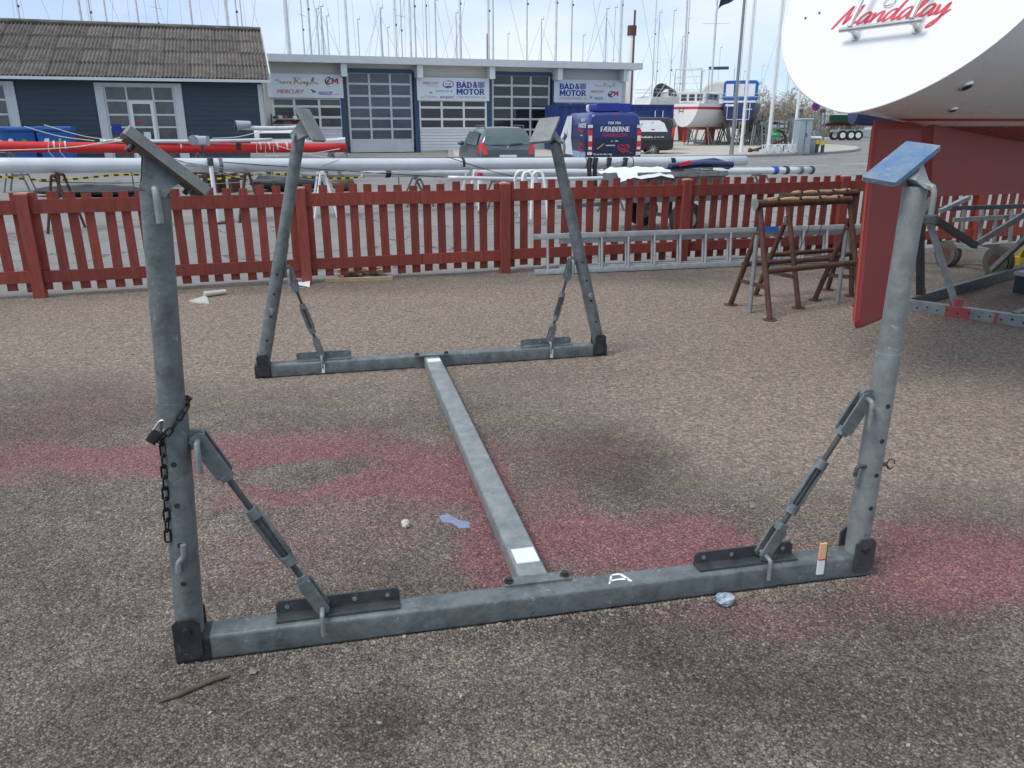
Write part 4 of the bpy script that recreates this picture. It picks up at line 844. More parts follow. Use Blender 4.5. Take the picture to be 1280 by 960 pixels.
# ================================================================== BUILDINGS
BA = R(18.4); BD = V3((math.cos(BA), math.sin(BA), 0)); BN = V3((-BD.y, BD.x, 0))
class Wall:
    """a facade: pixel -> (metres along, height); parts are built in the building's own frame (x along, y inwards)"""
    def __init__(s, base, inset=0): s.o = V3((base.x, base.y, 0)) + BN * inset
    def tz(s, px, py):
        q = PL(px, py, s.o, BD); return (q - s.o).dot(BD), q.z
def wbox(name, m, parent, x0, x1, y0, y1, z0, z1):
    return MB().lohi((x0, y0, z0), (x1, y1, z1)).build(name, m, parent)
def glazing(parent, name, xs, zs, m, fm, y=-.02, fw=.06, dep=.06, skip=()):
    """window or door part: frame bars with one pane in each cell"""
    fr = MB(); x0, x1, z0, z1 = xs[0], xs[-1], zs[0], zs[-1]
    for i, x in enumerate(xs): fr.lohi((x - fw / 2, y - dep / 2, z0 - fw / 2), (x + fw / 2, y + dep / 2, z1 + fw / 2))
    for z in zs:
        for i in range(len(xs) - 1): fr.lohi((xs[i] + fw / 2, y - dep / 2 + .003, z - fw / 2), (xs[i + 1] - fw / 2, y + dep / 2 - .003, z + fw / 2))
    f = fr.build(name, fm, parent)
    for i in range(len(xs) - 1):
        for j in range(len(zs) - 1):
            if (i, j) in skip: continue
            mm = m(i, j) if callable(m) else m
            g = MB().lohi((xs[i] + fw / 2, y + .006, zs[j] + fw / 2), (xs[i + 1] - fw / 2, y + .014, zs[j + 1] - fw / 2)).build('pane', mm, f)
    return f
# ---- dark blue shed on the left
sb_ = AY(130, 150, 33.0); SW = Wall(sb_)
shed = thing('boat_shed', 'dark blue timber shed with a corrugated weathered grey roof', 'building', SW.o, BA)
xr = SW.tz(329, 140)[0]; xl = SW.tz(-75, 140)[0]; ze = SW.tz(160, 100)[1]; depth = 9.0
w_ = MB(); openings = []
wx = [SW.tz(124, 140)[0], SW.tz(229, 140)[0]]; zt = SW.tz(180, 104)[1]
lx1 = SW.tz(22, 140)[0]; lx0 = lx1 - 3.0
# wall boards: horizontal planks laid in courses between the openings
zc = 0; n = 0
for (x0, x1, z0, z1) in ((xl, lx0, 0, ze), (lx1, wx[0], 0, ze), (wx[1], xr, 0, ze), (lx0, lx1, zt, ze), (wx[0], wx[1], zt, ze)):
    k = max(1, round((z1 - z0) / .19)); h = (z1 - z0) / k
    for j in range(k): w_.add([(x0, 0, z0 + j * h), (x1, 0, z0 + j * h), (x1, .014, z0 + (j + 1) * h), (x0, .014, z0 + (j + 1) * h), (x0, .02, z0 + j * h), (x1, .02, z0 + j * h)], [(0, 1, 2, 3), (0, 4, 5, 1)])
w_.lohi((xl, .05, 0), (xr, .2, ze)) if False else None
w_.build('front_wall', SHEDB, shed)
MB().lohi((xr - .15, .0, 0), (xr, depth, ze)).lohi((xl, depth - .15, 0), (xr - .16, depth, ze)).build('side_wall', SHEDB, shed)
wbox('corner_board', TRIM, shed, xr - .14, xr + .03, -.03, .0, 0, ze - .1)
for (x0, x1, zz) in ((wx[0], wx[1], zt), (lx0, lx1, zt)):
    wbox('window_jamb', TRIM, shed, x0 - .04, x0 + .26, -.05, .05, 0, zz); wbox('window_jamb', TRIM, shed, x1 - .26, x1 + .04, -.05, .05, 0, zz)
    wbox('window_head', TRIM, shed, x0 + .262, x1 - .262, -.045, .05, zz - .1, zz)
    X0, X1 = x0 + .3, x1 - .3; W3 = (X1 - X0); xs = [X0, X0 + W3 * .31, X0 + W3 * .7, X1]
    zs = [SW.tz(180, y)[1] for y in (206, 188, 175, 159, 143.5, 126, 108)]
    f = glazing(shed, 'glazed_screen', xs, [max(.05, z) for z in zs], GLASSS, TRIM, y=.03, fw=.07)
    dx0, dx1, dz1 = xs[1] + .04, xs[2] - .04, zs[5]
    door = MB().lohi((dx0, -.02, .05), (dx0 + .12, .0, dz1)).lohi((dx1 - .12, -.02, .05), (dx1, .0, dz1)).lohi((dx0 + .12, -.02, dz1 - .12), (dx1 - .12, .0, dz1)).lohi((dx0 + .12, -.02, .05), (dx1 - .12, .0, .3)).build('door', WHITE, shed)
    MB().lohi((dx0 + .4, -.026, dz1 - 1.55), (dx0 + .66, -.021, dz1 - 1.2)).lohi((dx0 + .42, -.026, dz1 - 2.0), (dx0 + .68, -.021, dz1 - 1.7)).build('notice', PAPER, door)
    MB().lohi((dx0 + .16, -.026, dz1 - .85), (dx0 + .36, -.021, dz1 - .78)).build('red_sticker', INKR, door); MB().lohi((dx0 - .75, -.012, dz1 - 1.25), (dx0 - .4, -.008, dz1 - .9)).build('blue_poster', INKB, f)
# roof: sheets of corrugated fibre cement in courses
y_e, z_e = -.55, SW.tz(160, 100)[1] + .05; RW = Wall(sb_, 4.5); z_r = RW.tz(160, 34)[1]; y_r = 4.5
rows, sw_, crests = 4, 1.02, 7
sl = math.hypot(y_r - y_e, z_r - z_e); ey_ = V3((0, (y_r - y_e) / sl, (z_r - z_e) / sl)); en = V3((0, -ey_.z, ey_.y)); hrow = sl / rows
roof = MB().add([(xl, y_e + .05, z_e - .02), (xr + .3, y_e + .05, z_e - .02), (xr + .3, y_r, z_r - .03), (xl, y_r, z_r - .03), (xl, depth + .5, z_e), (xr + .3, depth + .5, z_e)], [(0, 1, 2, 3), (3, 2, 5, 4)]).build('roof', ROOFM, shed)
m_ = MB(); nn = crests * 4
rws = [[V3((sw_ * k / nn, 0, 0)) + en * (.045 * math.cos(2 * math.pi * k / 4) + o_) + ey_ * q for k in range(nn + 1)] for q, o_ in ((0, .06), (hrow + .1, .025))]
m_.grid(rws); m_.grid([rws[0], [q - en * .02 for q in rws[0]]], False)
sheet0 = m_.build('roof_sheet', ROOFM, roof); first = True; rn = random.Random(4)
nx_ = int((xr + .35 - xl) / sw_) + 1
for j in range(rows):
    for i in range(nx_):
        lc = V3((xr + .35 - (i + 1) * sw_, y_e, z_e)) + ey_ * (hrow * j) + V3((rn.uniform(-.01, .01), 0, 0)) + en * rn.uniform(0, .012)
        if first: sheet0.location = lc; first = False
        else: link_copy(sheet0, roof, lc)
rd_ = [(xl, y_r, z_r + .09), (xr + .35, y_r, z_r + .09)]; MB().cyl(rd_[0], rd_[1], .11, n=10).build('ridge_cap', ROOFM, roof)
wbox('gutter', TRIM, shed, xl, xr + .4, y_e - .09, y_e + .02, z_e - .1, z_e + .01); wbox('soffit', TRIM, shed, xl, xr, y_e + .03, -.03, z_e - .06, z_e - .03)
MB().add([(xr + .36, y_e, z_e + .02), (xr + .36, y_r, z_r + .06), (xr + .36, y_r, z_r + .28), (xr + .36, y_e, z_e + .26), (xr + .41, y_e, z_e + .02), (xr + .41, y_r, z_r + .06), (xr + .41, y_r, z_r + .28), (xr + .41, y_e, z_e + .26)], [(0, 1, 2, 3), (7, 6, 5, 4), (0, 4, 5, 1), (2, 6, 7, 3), (0, 3, 7, 4), (1, 5, 6, 2)]).build('barge_board', TRIM, roof)
wbox('downpipe', TRIM, shed, lx1 + .1, lx1 + .2, -.12, -.02, .05, z_e - .1) if False else None

# ---- workshop with sectional doors and signs
WB = G(437.5, 191.5); WW = Wall(WB)
ws_ = thing('workshop', 'long white boat workshop with glazed sectional doors and shop signs', 'building', WW.o, BA)
T = WW.tz
def X(px, py=140): return T(px, py)[0]
def Z(py, px=560): return T(px, py)[1]
x_l, x_r = X(332), X(781); zroof = T(560, 76)[1]; zf = T(345, 78)[1]
wall = MB()
d1x = (X(432, 140), X(519.5, 140)); d2x = (X(612.5), X(690.5)); dz = T(475, 88.5)[1]
bays = [(x_l, d1x[0] - .02), (d1x[1] + .02, d2x[0] - .02), (d2x[1] + .02, x_r)]
for x0, x1 in bays: wall.lohi((x0, .02, 0), (x1, .22, zroof - .2))
for x0, x1 in (d1x, d2x): wall.lohi((x0 - .02, .02, dz), (x1 + .02, .22, zroof - .2))
wall.lohi((x_l, 12, 0), (x_r, 12.2, zroof - .2)).lohi((x_r - .2, .23, 0), (x_r, 11.99, zroof - .2))
wall.build('wall', CREAM, ws_)
roof2 = MB().lohi((x_l - .6, -.9, zroof - .28), (X(790) + .1, 12.5, zroof + .05)).build('roof', WALLW, ws_)
wbox('fascia', TRIM, ws_, x_l - .62, X(790) + .12, -.93, -.9, zroof - .3, zroof + .07)
for px in (428.5, 522, 611, 694.5, 776):
    x = X(px, 95); wbox('roof_bracket', WALLW, ws_, x - .16, x + .16, -.75, .0, zroof - .95, zroof - .3)
for px in (430, 521.5, 611.5, 691.5):
    x = X(px, 150); wbox('blue_pilaster', BLUET, ws_, x - .13, x + .13, -.06, .018, 0, Z(97))
def door(x0, x1, zs, m, nc, panelz):
    xs = [x0 + .1 + (x1 - x0 - .2) * i / nc for i in range(nc + 1)]
    wbox('door_head', BLUET, ws_, x0, x1, -.05, .015, dz - .12, dz + .1)
    f = glazing(ws_, 'sectional_door', xs, zs, m, TRIM, y=.12, fw=.11, dep=.08)
    wbox('bottom_panel', GREYP if False else TRIM, f, x0 + .05, x1 - .05, .09, .15, .04, zs[0] - .06)
zs1 = [T(475, y)[1] for y in (175, 161.5, 148, 134.5, 120, 105, 91)]
door(d1x[0] + .12, d1x[1] - .1, zs1, GLASSR, 3, 0)
zs2 = [T(650, y)[1] for y in (175, 162, 149, 135, 121, 107, 94)]
door(d2x[0] + .1, d2x[1] - .1, zs2, GLASSD, 3, 0)
# horizontal cladding under the windows
for (x0, x1), ztop in ((bays[0], Z(160, 385)), (bays[1], Z(161, 565)), (bays[2], Z(152, 735))):
    mcl = MB(); k = 7; h = (ztop - .12) / k
    for j in range(k): mcl.add([(x0 + .15, -.02, .1 + j * h), (x1 - .15, -.02, .1 + j * h), (x1 - .15, -.02, .1 + (j + 1) * h - .03), (x0 + .15, -.02, .1 + (j + 1) * h - .03), (x0 + .15, .015, .1 + (j + 1) * h), (x1 - .15, .015, .1 + (j + 1) * h)], [(0, 1, 2, 3), (3, 2, 5, 4)])
    mcl.build('cladding', CLAD, ws_)
def gvar(i, j): return GLASSD if (i + j) % 2 else GLASSS
glazing(ws_, 'window', [X(342), X(368.5), X(399.5), X(427)], [T(385, y)[1] for y in (160, 146.5, 133, 123)], gvar, WALLW, y=-.02, fw=.12)
glazing(ws_, 'window', [X(524.5), X(552), X(579.5), X(607)], [T(565, y)[1] for y in (160.5, 149, 134.5, 125.5)], GLASSD, WALLW, y=-.02, fw=.12)
glazing(ws_, 'window', [X(693.5), X(712.5), X(731.5), X(750.5), X(768), X(775)], [T(735, y)[1] for y in (152, 135, 128)], gvar, WALLW, y=-.02, fw=.12)
wbox('strip_light', mat('lit_tube', (.9, .6, .2), .5, emit=((1, .6, .18), .7)), ws_, X(369.5), X(392), -.012, -.008, Z(130.6, 385), Z(127.6, 385))
def sign(px0, px1, py0, py1, label):
    x0, x1 = X(px0, 110), X(px1, 110); z0, z1 = T((px0 + px1) / 2, py1)[1], T((px0 + px1) / 2, py0)[1]
    s = wbox('sign_board', SIGNW, ws_, x0, x1, -.16, -.1, z0, z1); s['label'] = label; return s
def lt_(s, txt, m, px0, px1, py0, py1, bold=0, shear=0, y=-.163):
    a = T(px0, (py0 + py1) / 2); b = T(px1, (py0 + py1) / 2); cz0 = T((px0 + px1) / 2, py1)[1]; cz1 = T((px0 + px1) / 2, py0)[1]
    text(s, txt, m, (a[0], y, cz0), (1, 0, 0), (0, 0, 1), b[0] - a[0], cz1 - cz0, bold, shear)
def drw(s, sts, m, px0, px1, py0, py1, wd=.1, nib=40, name='emblem', y=-.163):
    a = T(px0, (py0 + py1) / 2)[0]; b = T(px1, (py0 + py1) / 2)[0]; c = T((px0 + px1) / 2, py1)[1]; d = T((px0 + px1) / 2, py0)[1]
    strokes(MB(), sts, lambda u, v: V3((a + (b - a) * u, y, c + (d - c) * v)), wd, nib).build(name, m, s)
SEAR = [[(.1, .75), (.0, .6), (.08, .45), (.12, .25), (.0, .15)], [(.14, .3), (.2, .42), (.17, .2), (.26, .25)], [(.28, .2), (.24, .4), (.33, .4), (.33, .2), (.38, .3)], [(.42, .1), (.46, .7), (.42, .9), (.58, .8), (.48, .5), (.58, .1)], [(.62, .2), (.58, .4), (.66, .4), (.66, .15)], [(.68, .45), (.7, .2), (.76, .45), (.72, -.1)], [(.78, .1), (.88, .6), (.9, .95), (.86, .5), (1, .2), (.8, .25)]]
BIRD = [[(0, 1), (.3, .7), (.7, .5), (1, .45)], [(.3, .8), (.5, .3), (.1, 0)], [(.6, .7), (.6, .3)]]
WAVE = [[(0, .75), (.18, .95), (.34, .7), (.5, .95), (.66, .7), (.84, .95), (1, .85)], [(0, .4), (.18, .62), (.34, .36), (.5, .62), (.66, .36), (.84, .62), (1, .5)], [(0, .05), (.18, .28), (.34, .02), (.5, .28), (.66, .02), (.84, .28), (1, .15)]]
CC = [[(.9, .75), (.6, 1), (.15, .8), (.05, .4), (.3, .05), (.7, .05), (.95, .2)], [(.7, .6), (.45, .65), (.4, .35), (.7, .4)]]
def slab_lt(s, txt, px0, px1, py0, py1, ring=False, m=None):
    a = T(px0, (py0 + py1) / 2)[0]; b = T(px1, (py0 + py1) / 2)[0]; c = T((px0 + px1) / 2, py1)[1]; d = T((px0 + px1) / 2, py0)[1]
    slab_text(s, txt, m or INKB, lambda u, v, k: V3((a + (b - a) * u, -.163 - .001 * k, c + (d - c) * v)), .23, ring)
s1_ = sign(334, 428.5, 92.5, 122.3, 'white sign board lettered with motor brands beside the shed')
drw(s1_, SEAR, INKG, 345, 397, 96, 107, .045); lt_(s1_, 'MERCURY', INKR, 346, 380, 112, 117, .02, .3); lt_(s1_, 'ARVOR', INKB, 397, 415, 114.5, 117.5, .03, .2)
drw(s1_, BIRD, INKB, 388.5, 395, 112, 117, .25); drw(s1_, [[(0, .5), (.6, .2), (1, .6)]], INKB, 398, 424, 116.8, 119, .25); drw(s1_, CC, INKK, 406, 414, 97, 105.5, .22); slab_lt(s1_, 'M', 413.5, 423, 98, 105, False, INKR)
drw(s1_, [[(0, .6), (.4, .3), (1, .9)]], INKY, 408, 420, 106.5, 109.5, .12)
s2_ = sign(520.5, 610.5, 97.5, 126, 'white sign board with blue lettering between the two sectional doors')
def badmotor(s, x0, x1, y0, y1, ymid, sub):
    w3 = x1 - x0; slab_lt(s, 'BAD', x0, x0 + w3 * .55, y0 + 2.4, ymid - .6, True); lt_(s, '&', INKB, x0 + w3 * .59, x0 + w3 * .74, y0 + 2.2, ymid - .5, .045); drw(s, WAVE, INKB, x0 + w3 * .75, x1, y0 + 2.3, ymid - .6, .15, 90)
    slab_lt(s, 'MOTOR', x0, x1, ymid + .6, y1); lt_(s, sub, INKY, x0, x1, y1 + 1.6, y1 + 4.2, .01)
badmotor(s2_, 569.5, 605, 100.3, 118.6, 110.6, 'STRANDSVINGET 16')
lt_(s2_, 'MERCURY', INKR, 528, 548.5, 102.7, 105.6, .02, .3); lt_(s2_, 'MerCruiser', INKK, 534, 547, 107, 108.3); lt_(s2_, 'QUICKSILVER', INKC, 543.5, 560, 113, 115.4, .02, .2); lt_(s2_, 'UTTERN', INKY, 525, 546, 120, 123, .0); lt_(s2_, 'AMT BOATS', INKB, 549, 566, 120.3, 123.2, .03)
drw(s2_, [[(.5 + .5 * math.cos(t * .55), .5 + .5 * math.sin(t * .55)) for t in range(13)]], INKB, 553, 566, 101, 110, .09); lt_(s2_, 'Linder', INKB, 555.5, 563.5, 103.5, 106.2, .0, .2); drw(s2_, [[(0, .3), (.5, .6), (1, .4)], [(.1, .1), (.5, .3), (.9, .15)]], INKB, 555, 564.5, 106.8, 109.6, .25, 80); drw(s2_, BIRD, INKK, 536, 540, 115, 117.5, .25); drw(s2_, CC, INKC, 562.5, 565, 113, 115.4, .25)
s3_ = sign(691.5, 776, 100, 128.3, 'white sign board with blue lettering next to the vans')
badmotor(s3_, 698, 731.5, 102.3, 120.2, 112.2, 'STRANDSVINGET 16')
drw(s3_, SEAR, INKG, 741, 769, 103.5, 109.5, .035); lt_(s3_, 'MERCURY', INKR, 737, 754.5, 113, 116, .02, .3); lt_(s3_, 'ARVOR', INKK, 741, 752, 121.5, 123.8, .02, .2); drw(s3_, BIRD, INKK, 736, 739, 120, 123.8, .25); drw(s3_, [[(0, .4), (.6, .2), (1, .6)]], INKK, 743, 755, 123.3, 125, .2)
drw(s3_, CC, INKK, 759, 766, 114.5, 121, .24); slab_lt(s3_, 'M', 765.5, 772, 114.3, 120, False, INKR); drw(s3_, [[(0, .6), (.5, .2), (1, .7)]], INKR, 761, 770, 121.5, 124, .1)
# stock shelves stacked outside the left window
shf = thing('pallet_rack', 'rack of stacked brown crates in front of the workshop window by the shed', 'rack', WW.o + BD * X(338, 150) - BN * .7, BA)
x0 = 0; z0 = Z(160, 355); z1 = Z(142.5, 355); L_ = X(378, 150) - X(338, 150)
MB().lohi((0, .25, 0), (L_, .4, .06)).lohi((0, -.3, 0), (.06, .4, z1)).lohi((L_ - .06, -.3, 0), (L_, .4, z1)).build('frame', GALVD, shf)
rn = random.Random(9)
for j in range(4):
    zz = z0 - .4 + (z1 - z0 + .4) * j / 4; sh = MB().lohi((.07, -.28, zz), (L_ - .07, .38, zz + .04)).build('shelf', TRIM, shf)
    for i in range(6): x = .12 + i * (L_ - .2) / 6; MB().lohi((x, -.22, zz + .045), (x + .2 + rn.random() * .08, .2, zz + .16 + rn.random() * .1)).build('crate', random.choice([RUST, WOODD, WOODP, REDP, PAPER]), sh)

# ================================================================== BINS, CONTAINER
def bin_(px0, px1, pytop, label):
    Y = 30.2; p0, p1 = AY(px0, pytop, Y), AY(px1, pytop, Y + .3); c = (p0 + p1) / 2; wdt = (p1 - p0).length; h = c.z
    t = thing('waste_bin', label, 'bin', (c.x, c.y, 0), BA, 'blue wheeled bins by the shed')
    m_ = MB(); a_, b_ = wdt / 2, .5; m_.add([(-a_ * .82, -b_ * .8, .2), (a_ * .82, -b_ * .8, .2), (a_ * .82, b_ * .8, .2), (-a_ * .82, b_ * .8, .2), (-a_ * .96, -b_, h - .2), (a_ * .96, -b_, h - .2), (a_ * .96, b_, h - .2), (-a_ * .96, b_, h - .2)], [(3, 2, 1, 0), (0, 1, 5, 4), (1, 2, 6, 5), (2, 3, 7, 6), (3, 0, 4, 7), (4, 5, 6, 7)]); m_.build('body', BIN, t)
    l = MB().box((0, -.01, h - .1), (wdt, 1.06, .18), bev=.05).build('lid', BIN, t); MB().cyl((-.35, -.55, h - .1), (.35, -.55, h - .1), .02, n=8).build('handle', BIN, l)
    for i in (-1, 1):
        for j in (-1, 1): MB().cyl((i * a_ * .7 - .03, j * .35, .1), (i * a_ * .7 + .03, j * .35, .1), .1, n=14).build('wheel', RUBB, t)
    for i in (-.45, .3): MB().cyl((i * a_, -b_ * .975 - .0, h * .66), (i * a_, -b_ * .975 - .012, h * .66), .09, n=12).build('sticker', PAPER if i < 0 else SIGNG, t)
    MB().lohi((-.25, -b_ * .97 - .012, h * .53), (.25, -b_ * .97, h * .55)).build('sticker', PAPER, t)
bin_(2.5, 46, 158, 'blue wheeled bin with a round green sticker, next to the shed window'); bin_(47, 91, 157.5, 'blue wheeled bin standing against the plain shed wall')
ca_, cb_ = G(694, 191.2), G(838.5, 190.0); cdir = (cb_ - ca_).normalized(); ct = thing('shipping_container', 'dark blue corrugated shipping container behind the parked vans', 'container', ca_, math.atan2(cdir.y, cdir.x))
CL = (cb_ - ca_).length; CH = 2.62; m_ = MB(); k = 60; rr = []
for i in range(k + 1): rr.append((.1 + (CL - .2) * i / k, -.0 + (.045 if (i // 2) % 2 else 0)))
m_.grid([[V3((x, y, .16)) for x, y in rr], [V3((x, y, CH - .12)) for x, y in rr]], False); m_.build('side_panel', CONT, ct)
fr = MB()
for x in (.06, CL - .06): fr.lohi((x - .07, -.03, 0), (x + .07, .12, CH))
fr.lohi((.13, -.03, 0), (CL - .13, .1, .16)).lohi((.13, -.03, CH - .12), (CL - .13, .1, CH)); fr.build('frame', CONT, ct)
MB().lohi((.01, .13, .16), (CL - .01, 2.4, CH - .03)).build('box', CONT, ct)
for y in (.4, .85, 1.5, 1.95): MB().cyl((CL + .03, y, .2), (CL + .03, y, CH - .15), .025, n=8).build('lock_rod', GALV, ct)
for x in (CL - 1.15, CL - .68): MB().lohi((x, -.045, 1.9), (x + .05, -.02, 2.3)).build('bracket', TRIM, ct)

# ================================================================== VEHICLES  (local x forward, y left)
def body_rows(stn, n=9):
    """stn: (x, z0, zwaist, ztop, half width low, half width waist, half width top)"""
    rows = []
    for (x, z0, zw, zt, wl, ww, wt) in stn:
        r = [(0, z0), (wl * .85, z0), (wl, z0 + .1), (ww, (z0 + zw) / 2), (ww * .985, zw), ((ww * .45 + wt * .55), zw + (zt - zw) * .5), (wt, zt - .09), (wt * .86, zt - .015), (0, zt)]
        L = [V3((x, y, z)) for y, z in r]; rows.append(L + [V3((q.x, -q.y, q.z)) for q in reversed(L[1:-1])])
    return rows
def wheel(t, x, y, r, wd, rim=GALVL):
    s = 1 if y > 0 else -1; wo = MB().cyl((x, y - s * wd, r), (x, y, r), r, n=24).build('wheel', RUBB, t)
    MB().cyl((x, y - s * .02, r), (x, y + s * .006, r), r * .66, n=20).build('rim', BLACKP, wo); sp = MB()
    for k in range(10): a_ = k * math.pi / 5; sp.bar((x, y + s * .012, r), (x + math.cos(a_) * r * .62, y + s * .012, r + math.sin(a_) * r * .62), .012, .05, up=(0, 1, 0))
    sp.build('spokes', rim, wo)
def vehicle(name, label, rear, heading, stn, m, cat):
    az = math.pi / 2 - heading; t = thing(name, label, cat, (rear.x, rear.y, 0), az); rows = body_rows(stn); mb = MB().grid(rows, True, True)
    for rw, fl in ((rows[0], True), (rows[-1], False)): mb.add(rw, [tuple(range(len(rw)))[::-1] if fl else tuple(range(len(rw)))])
    mb.build('body', m, t); return t
# grey estate car seen from behind
cr_ = G(635, 224.5); hw = .86
car = vehicle('estate_car', 'dark grey estate car with red tail lamps parked facing the workshop', cr_, R(-13), [(0, .35, .82, .86, .78, .8, .76), (.05, .3, .9, 1.0, .82, .84, .76), (.16, .28, .95, 1.28, .83, .855, .68), (.36, .27, .96, 1.47, .84, .86, .63), (.9, .26, .96, 1.51, .84, .865, .64), (2.0, .25, .95, 1.5, .84, .865, .64), (2.5, .25, .94, 1.42, .84, .865, .62), (3.15, .25, .93, 1.0, .84, .86, .7), (3.9, .28, .8, .84, .82, .83, .68), (4.12, .32, .6, .66, .7, .72, .6)], CARP, 'car')
MB().grid([[V3((x, y * .69, 1.0)) for x, y in ((.045, -1), (.02, -.5), (.015, 0), (.02, .5), (.045, 1))], [V3((x, y * .67, 1.2)) for x, y in ((.12, -1), (.095, -.5), (.09, 0), (.095, .5), (.12, 1))], [V3((x, y * .58, 1.41)) for x, y in ((.28, -1), (.25, -.5), (.245, 0), (.25, .5), (.28, 1))]]).build('rear_window', CARG, car)
for s in (-1, 1):
    MB().grid([[V3((-.03, s * .60, .72)), V3((-.035, s * .7, .72)), V3((.05, s * .84, .74)), V3((.2, s * .872, .8))], [V3((.0, s * .66, .9)), V3((-.0, s * .74, .9)), V3((.06, s * .84, .92)), V3((.24, s * .87, .92))], [V3((.05, s * .73, 1.06)), V3((.04, s * .77, 1.07)), V3((.07, s * .815, 1.07)), V3((.2, s * .83, 1.05))]]).build('tail_lamp', LAMPR, car)
    MB().grid([[V3((x, s * (.868), .985)) for x in (.45, 1.2, 2.0, 2.75)], [V3((x, s * (.72), 1.36)) for x in (.62, 1.2, 2.0, 2.42)]]).build('side_window', CARG, car)
    MB().bar((.5, s * .6, 1.535), (1.9, s * .6, 1.54), .03, .03).bar((.52, s * .6, 1.47), (.52, s * .6, 1.53), .03, .03).bar((1.88, s * .6, 1.48), (1.88, s * .6, 1.535), .03, .03).build('roof_rail', GALV, car)
    MB().ball((2.55, s * .98, 1.0), V3((.07, .11, .08)), 10, 6).build('door_mirror', CARP, car)
    for x in (.75, 3.3): wheel(car, x, s * .845, .31, .2)
MB().bar((-.02, -.1, 1.02), (.03, -.45, 1.03), .02, .02).build('wiper', BLACKP, car); MB().box((-.045, 0, .66), (.012, .52, .11)).build('number_plate', PLATEM, car)
MB().box((-.01, 0, .42), (.12, 1.6, .2), ex=(0, 1, 0), ey=(1, 0, 0)).build('bumper', CARP, car) if False else None
strokes(MB(), [[(.2, 0), (.5, .4), (.3, .7), (.6, 1)], [(.5, .4), (.8, .1)], [(.5, .6), (.9, .6)]], lambda x, y: V3((.042 - .05 * 0 - .045 + y * .02, .05 - x * .1, .89 + y * .1)), .16, 0).build('badge', STEELB, car)
text(car, 'estate', STEELB, (-.0, .52, .9), (0, -1, 0), (.1, 0, 1), .28, .05, .02, name='badge_lettering') if False else None
strokes(MB(), [[(0, .5), (.2, .8), (.35, .2), (.5, .8), (.65, .2), (.8, .7), (1, .3)]], lambda x, y: V3((-.006, .46 - x * .24, .9 + y * .04)), .25, 0).build('badge_lettering', STEELB, car)
# wrapped delivery van seen from behind
vr = AY(767, 205, 28.0); vr.z = 0; van_l = 4.75
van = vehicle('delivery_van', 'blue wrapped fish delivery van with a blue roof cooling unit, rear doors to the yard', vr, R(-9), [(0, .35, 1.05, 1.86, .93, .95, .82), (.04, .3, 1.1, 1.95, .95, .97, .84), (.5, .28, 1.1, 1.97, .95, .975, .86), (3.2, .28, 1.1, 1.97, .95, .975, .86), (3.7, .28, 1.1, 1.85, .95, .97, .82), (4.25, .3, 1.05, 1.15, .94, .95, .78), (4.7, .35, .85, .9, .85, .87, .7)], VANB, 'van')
VX = -.006
for s in (-1, 1):
    MB().lohi((-.02, s * .86 - .075, .72), (.05, s * .86 + .075, 1.4)).build('tail_lamp', LAMPR, van); MB().lohi((-.026, s * .86 - .06, 1.02), (-.021, s * .86 + .06, 1.2)).build('lamp_lens', LAMPW, van); MB().lohi((-.026, s * .86 - .06, .75), (-.021, s * .86 + .06, .83)).build('lamp_lens', LAMPW, van)
    for z in (1.5, .62): MB().lohi((-.05, s * .86 - .07, z - .05), (.0, s * .86 + .09, z + .05)).build('hinge', LAMPW, van)
    MB().lohi((-.03, s * .86 - .07, .38), (.05, s * .86 + .07, .58)).build('corner_bumper', RUBB, van)
    for x in (.85, 3.85): wheel(van, x, s * .955, .33, .22)
MB().lohi((-.012, -.016, .45), (-.002, .016, 1.86)).build('door_seam', BLACKP, van) if False else None
sgn_y = -1
def vtext(txt, m, yl, z0, wd, h, bold=.03, parent=None): return text(van, txt, m, (VX - .012, yl, z0), (0, -1, 0), (.03, 0, 1), wd, h, bold, 0)
rear_panel = MB().lohi((VX - .01, -.77, .5), (VX, .77, 1.82)).build('rear_door', VANB, van)
MB().lohi((VX - .0125, -.006, .52), (VX - .0105, .006, 1.8)).build('door_seam', BLACKP, rear_panel)
vtext('FISK FRA', INKW, .24, 1.57, .44, .085); vtext('FÆRØERNE', INKW, .5, 1.33, 1.0, .165, .045); vtext('HAVFISKUR.COM', INKR, .42, 1.17, .84, .1, .03); vtext('61 - 204', INKW, .12, 1.0, .24, .05); vtext('Bestil din fisk i dag', INKW, .72, .55, .64, .07, .03)
HEART = [[(.5, 0), (.1, .5), (.05, .85), (.3, .98), (.5, .75)], [(.5, .75), (.7, .98), (.95, .8), (.85, .45), (.5, 0)], [(.5, .1), (.6, .5), (.8, .9)], [(.2, .7), (.5, .4), (1.3, 0)]]
strokes(MB(), HEART, lambda x, y: V3((VX - .012, -.12 - x * .42, .62 + y * .3)), .07, 30).build('fish_emblem', INKR, rear_panel)
MB().lohi((VX - .014, -.02, .86), (VX - .0105, .3, .9)).build('badge', STEELB, rear_panel)
strokes(MB(), [[(0, 0), (.4, .4), (1, 1)]], lambda x, y: V3((VX - .012, .62 - x * .25, .76 + y * .18)), .22, 60).build('yellow_sticker', YEL, rear_panel)
MB().box((.05, 0, 1.9), (.06, .26, .06)).build('brake_light', LAMPR, van)
ru = MB().box((.75, 0, 2.12), (1.1, 1.2, .24), bev=.05).build('cooling_unit', mat('unit_blue', (.015, .03, .3), .45), van); MB().box((1.42, 0, 2.1), (.24, 1.3, .26), bev=.08).build('unit_cowl', VANW, ru)
ys = .976
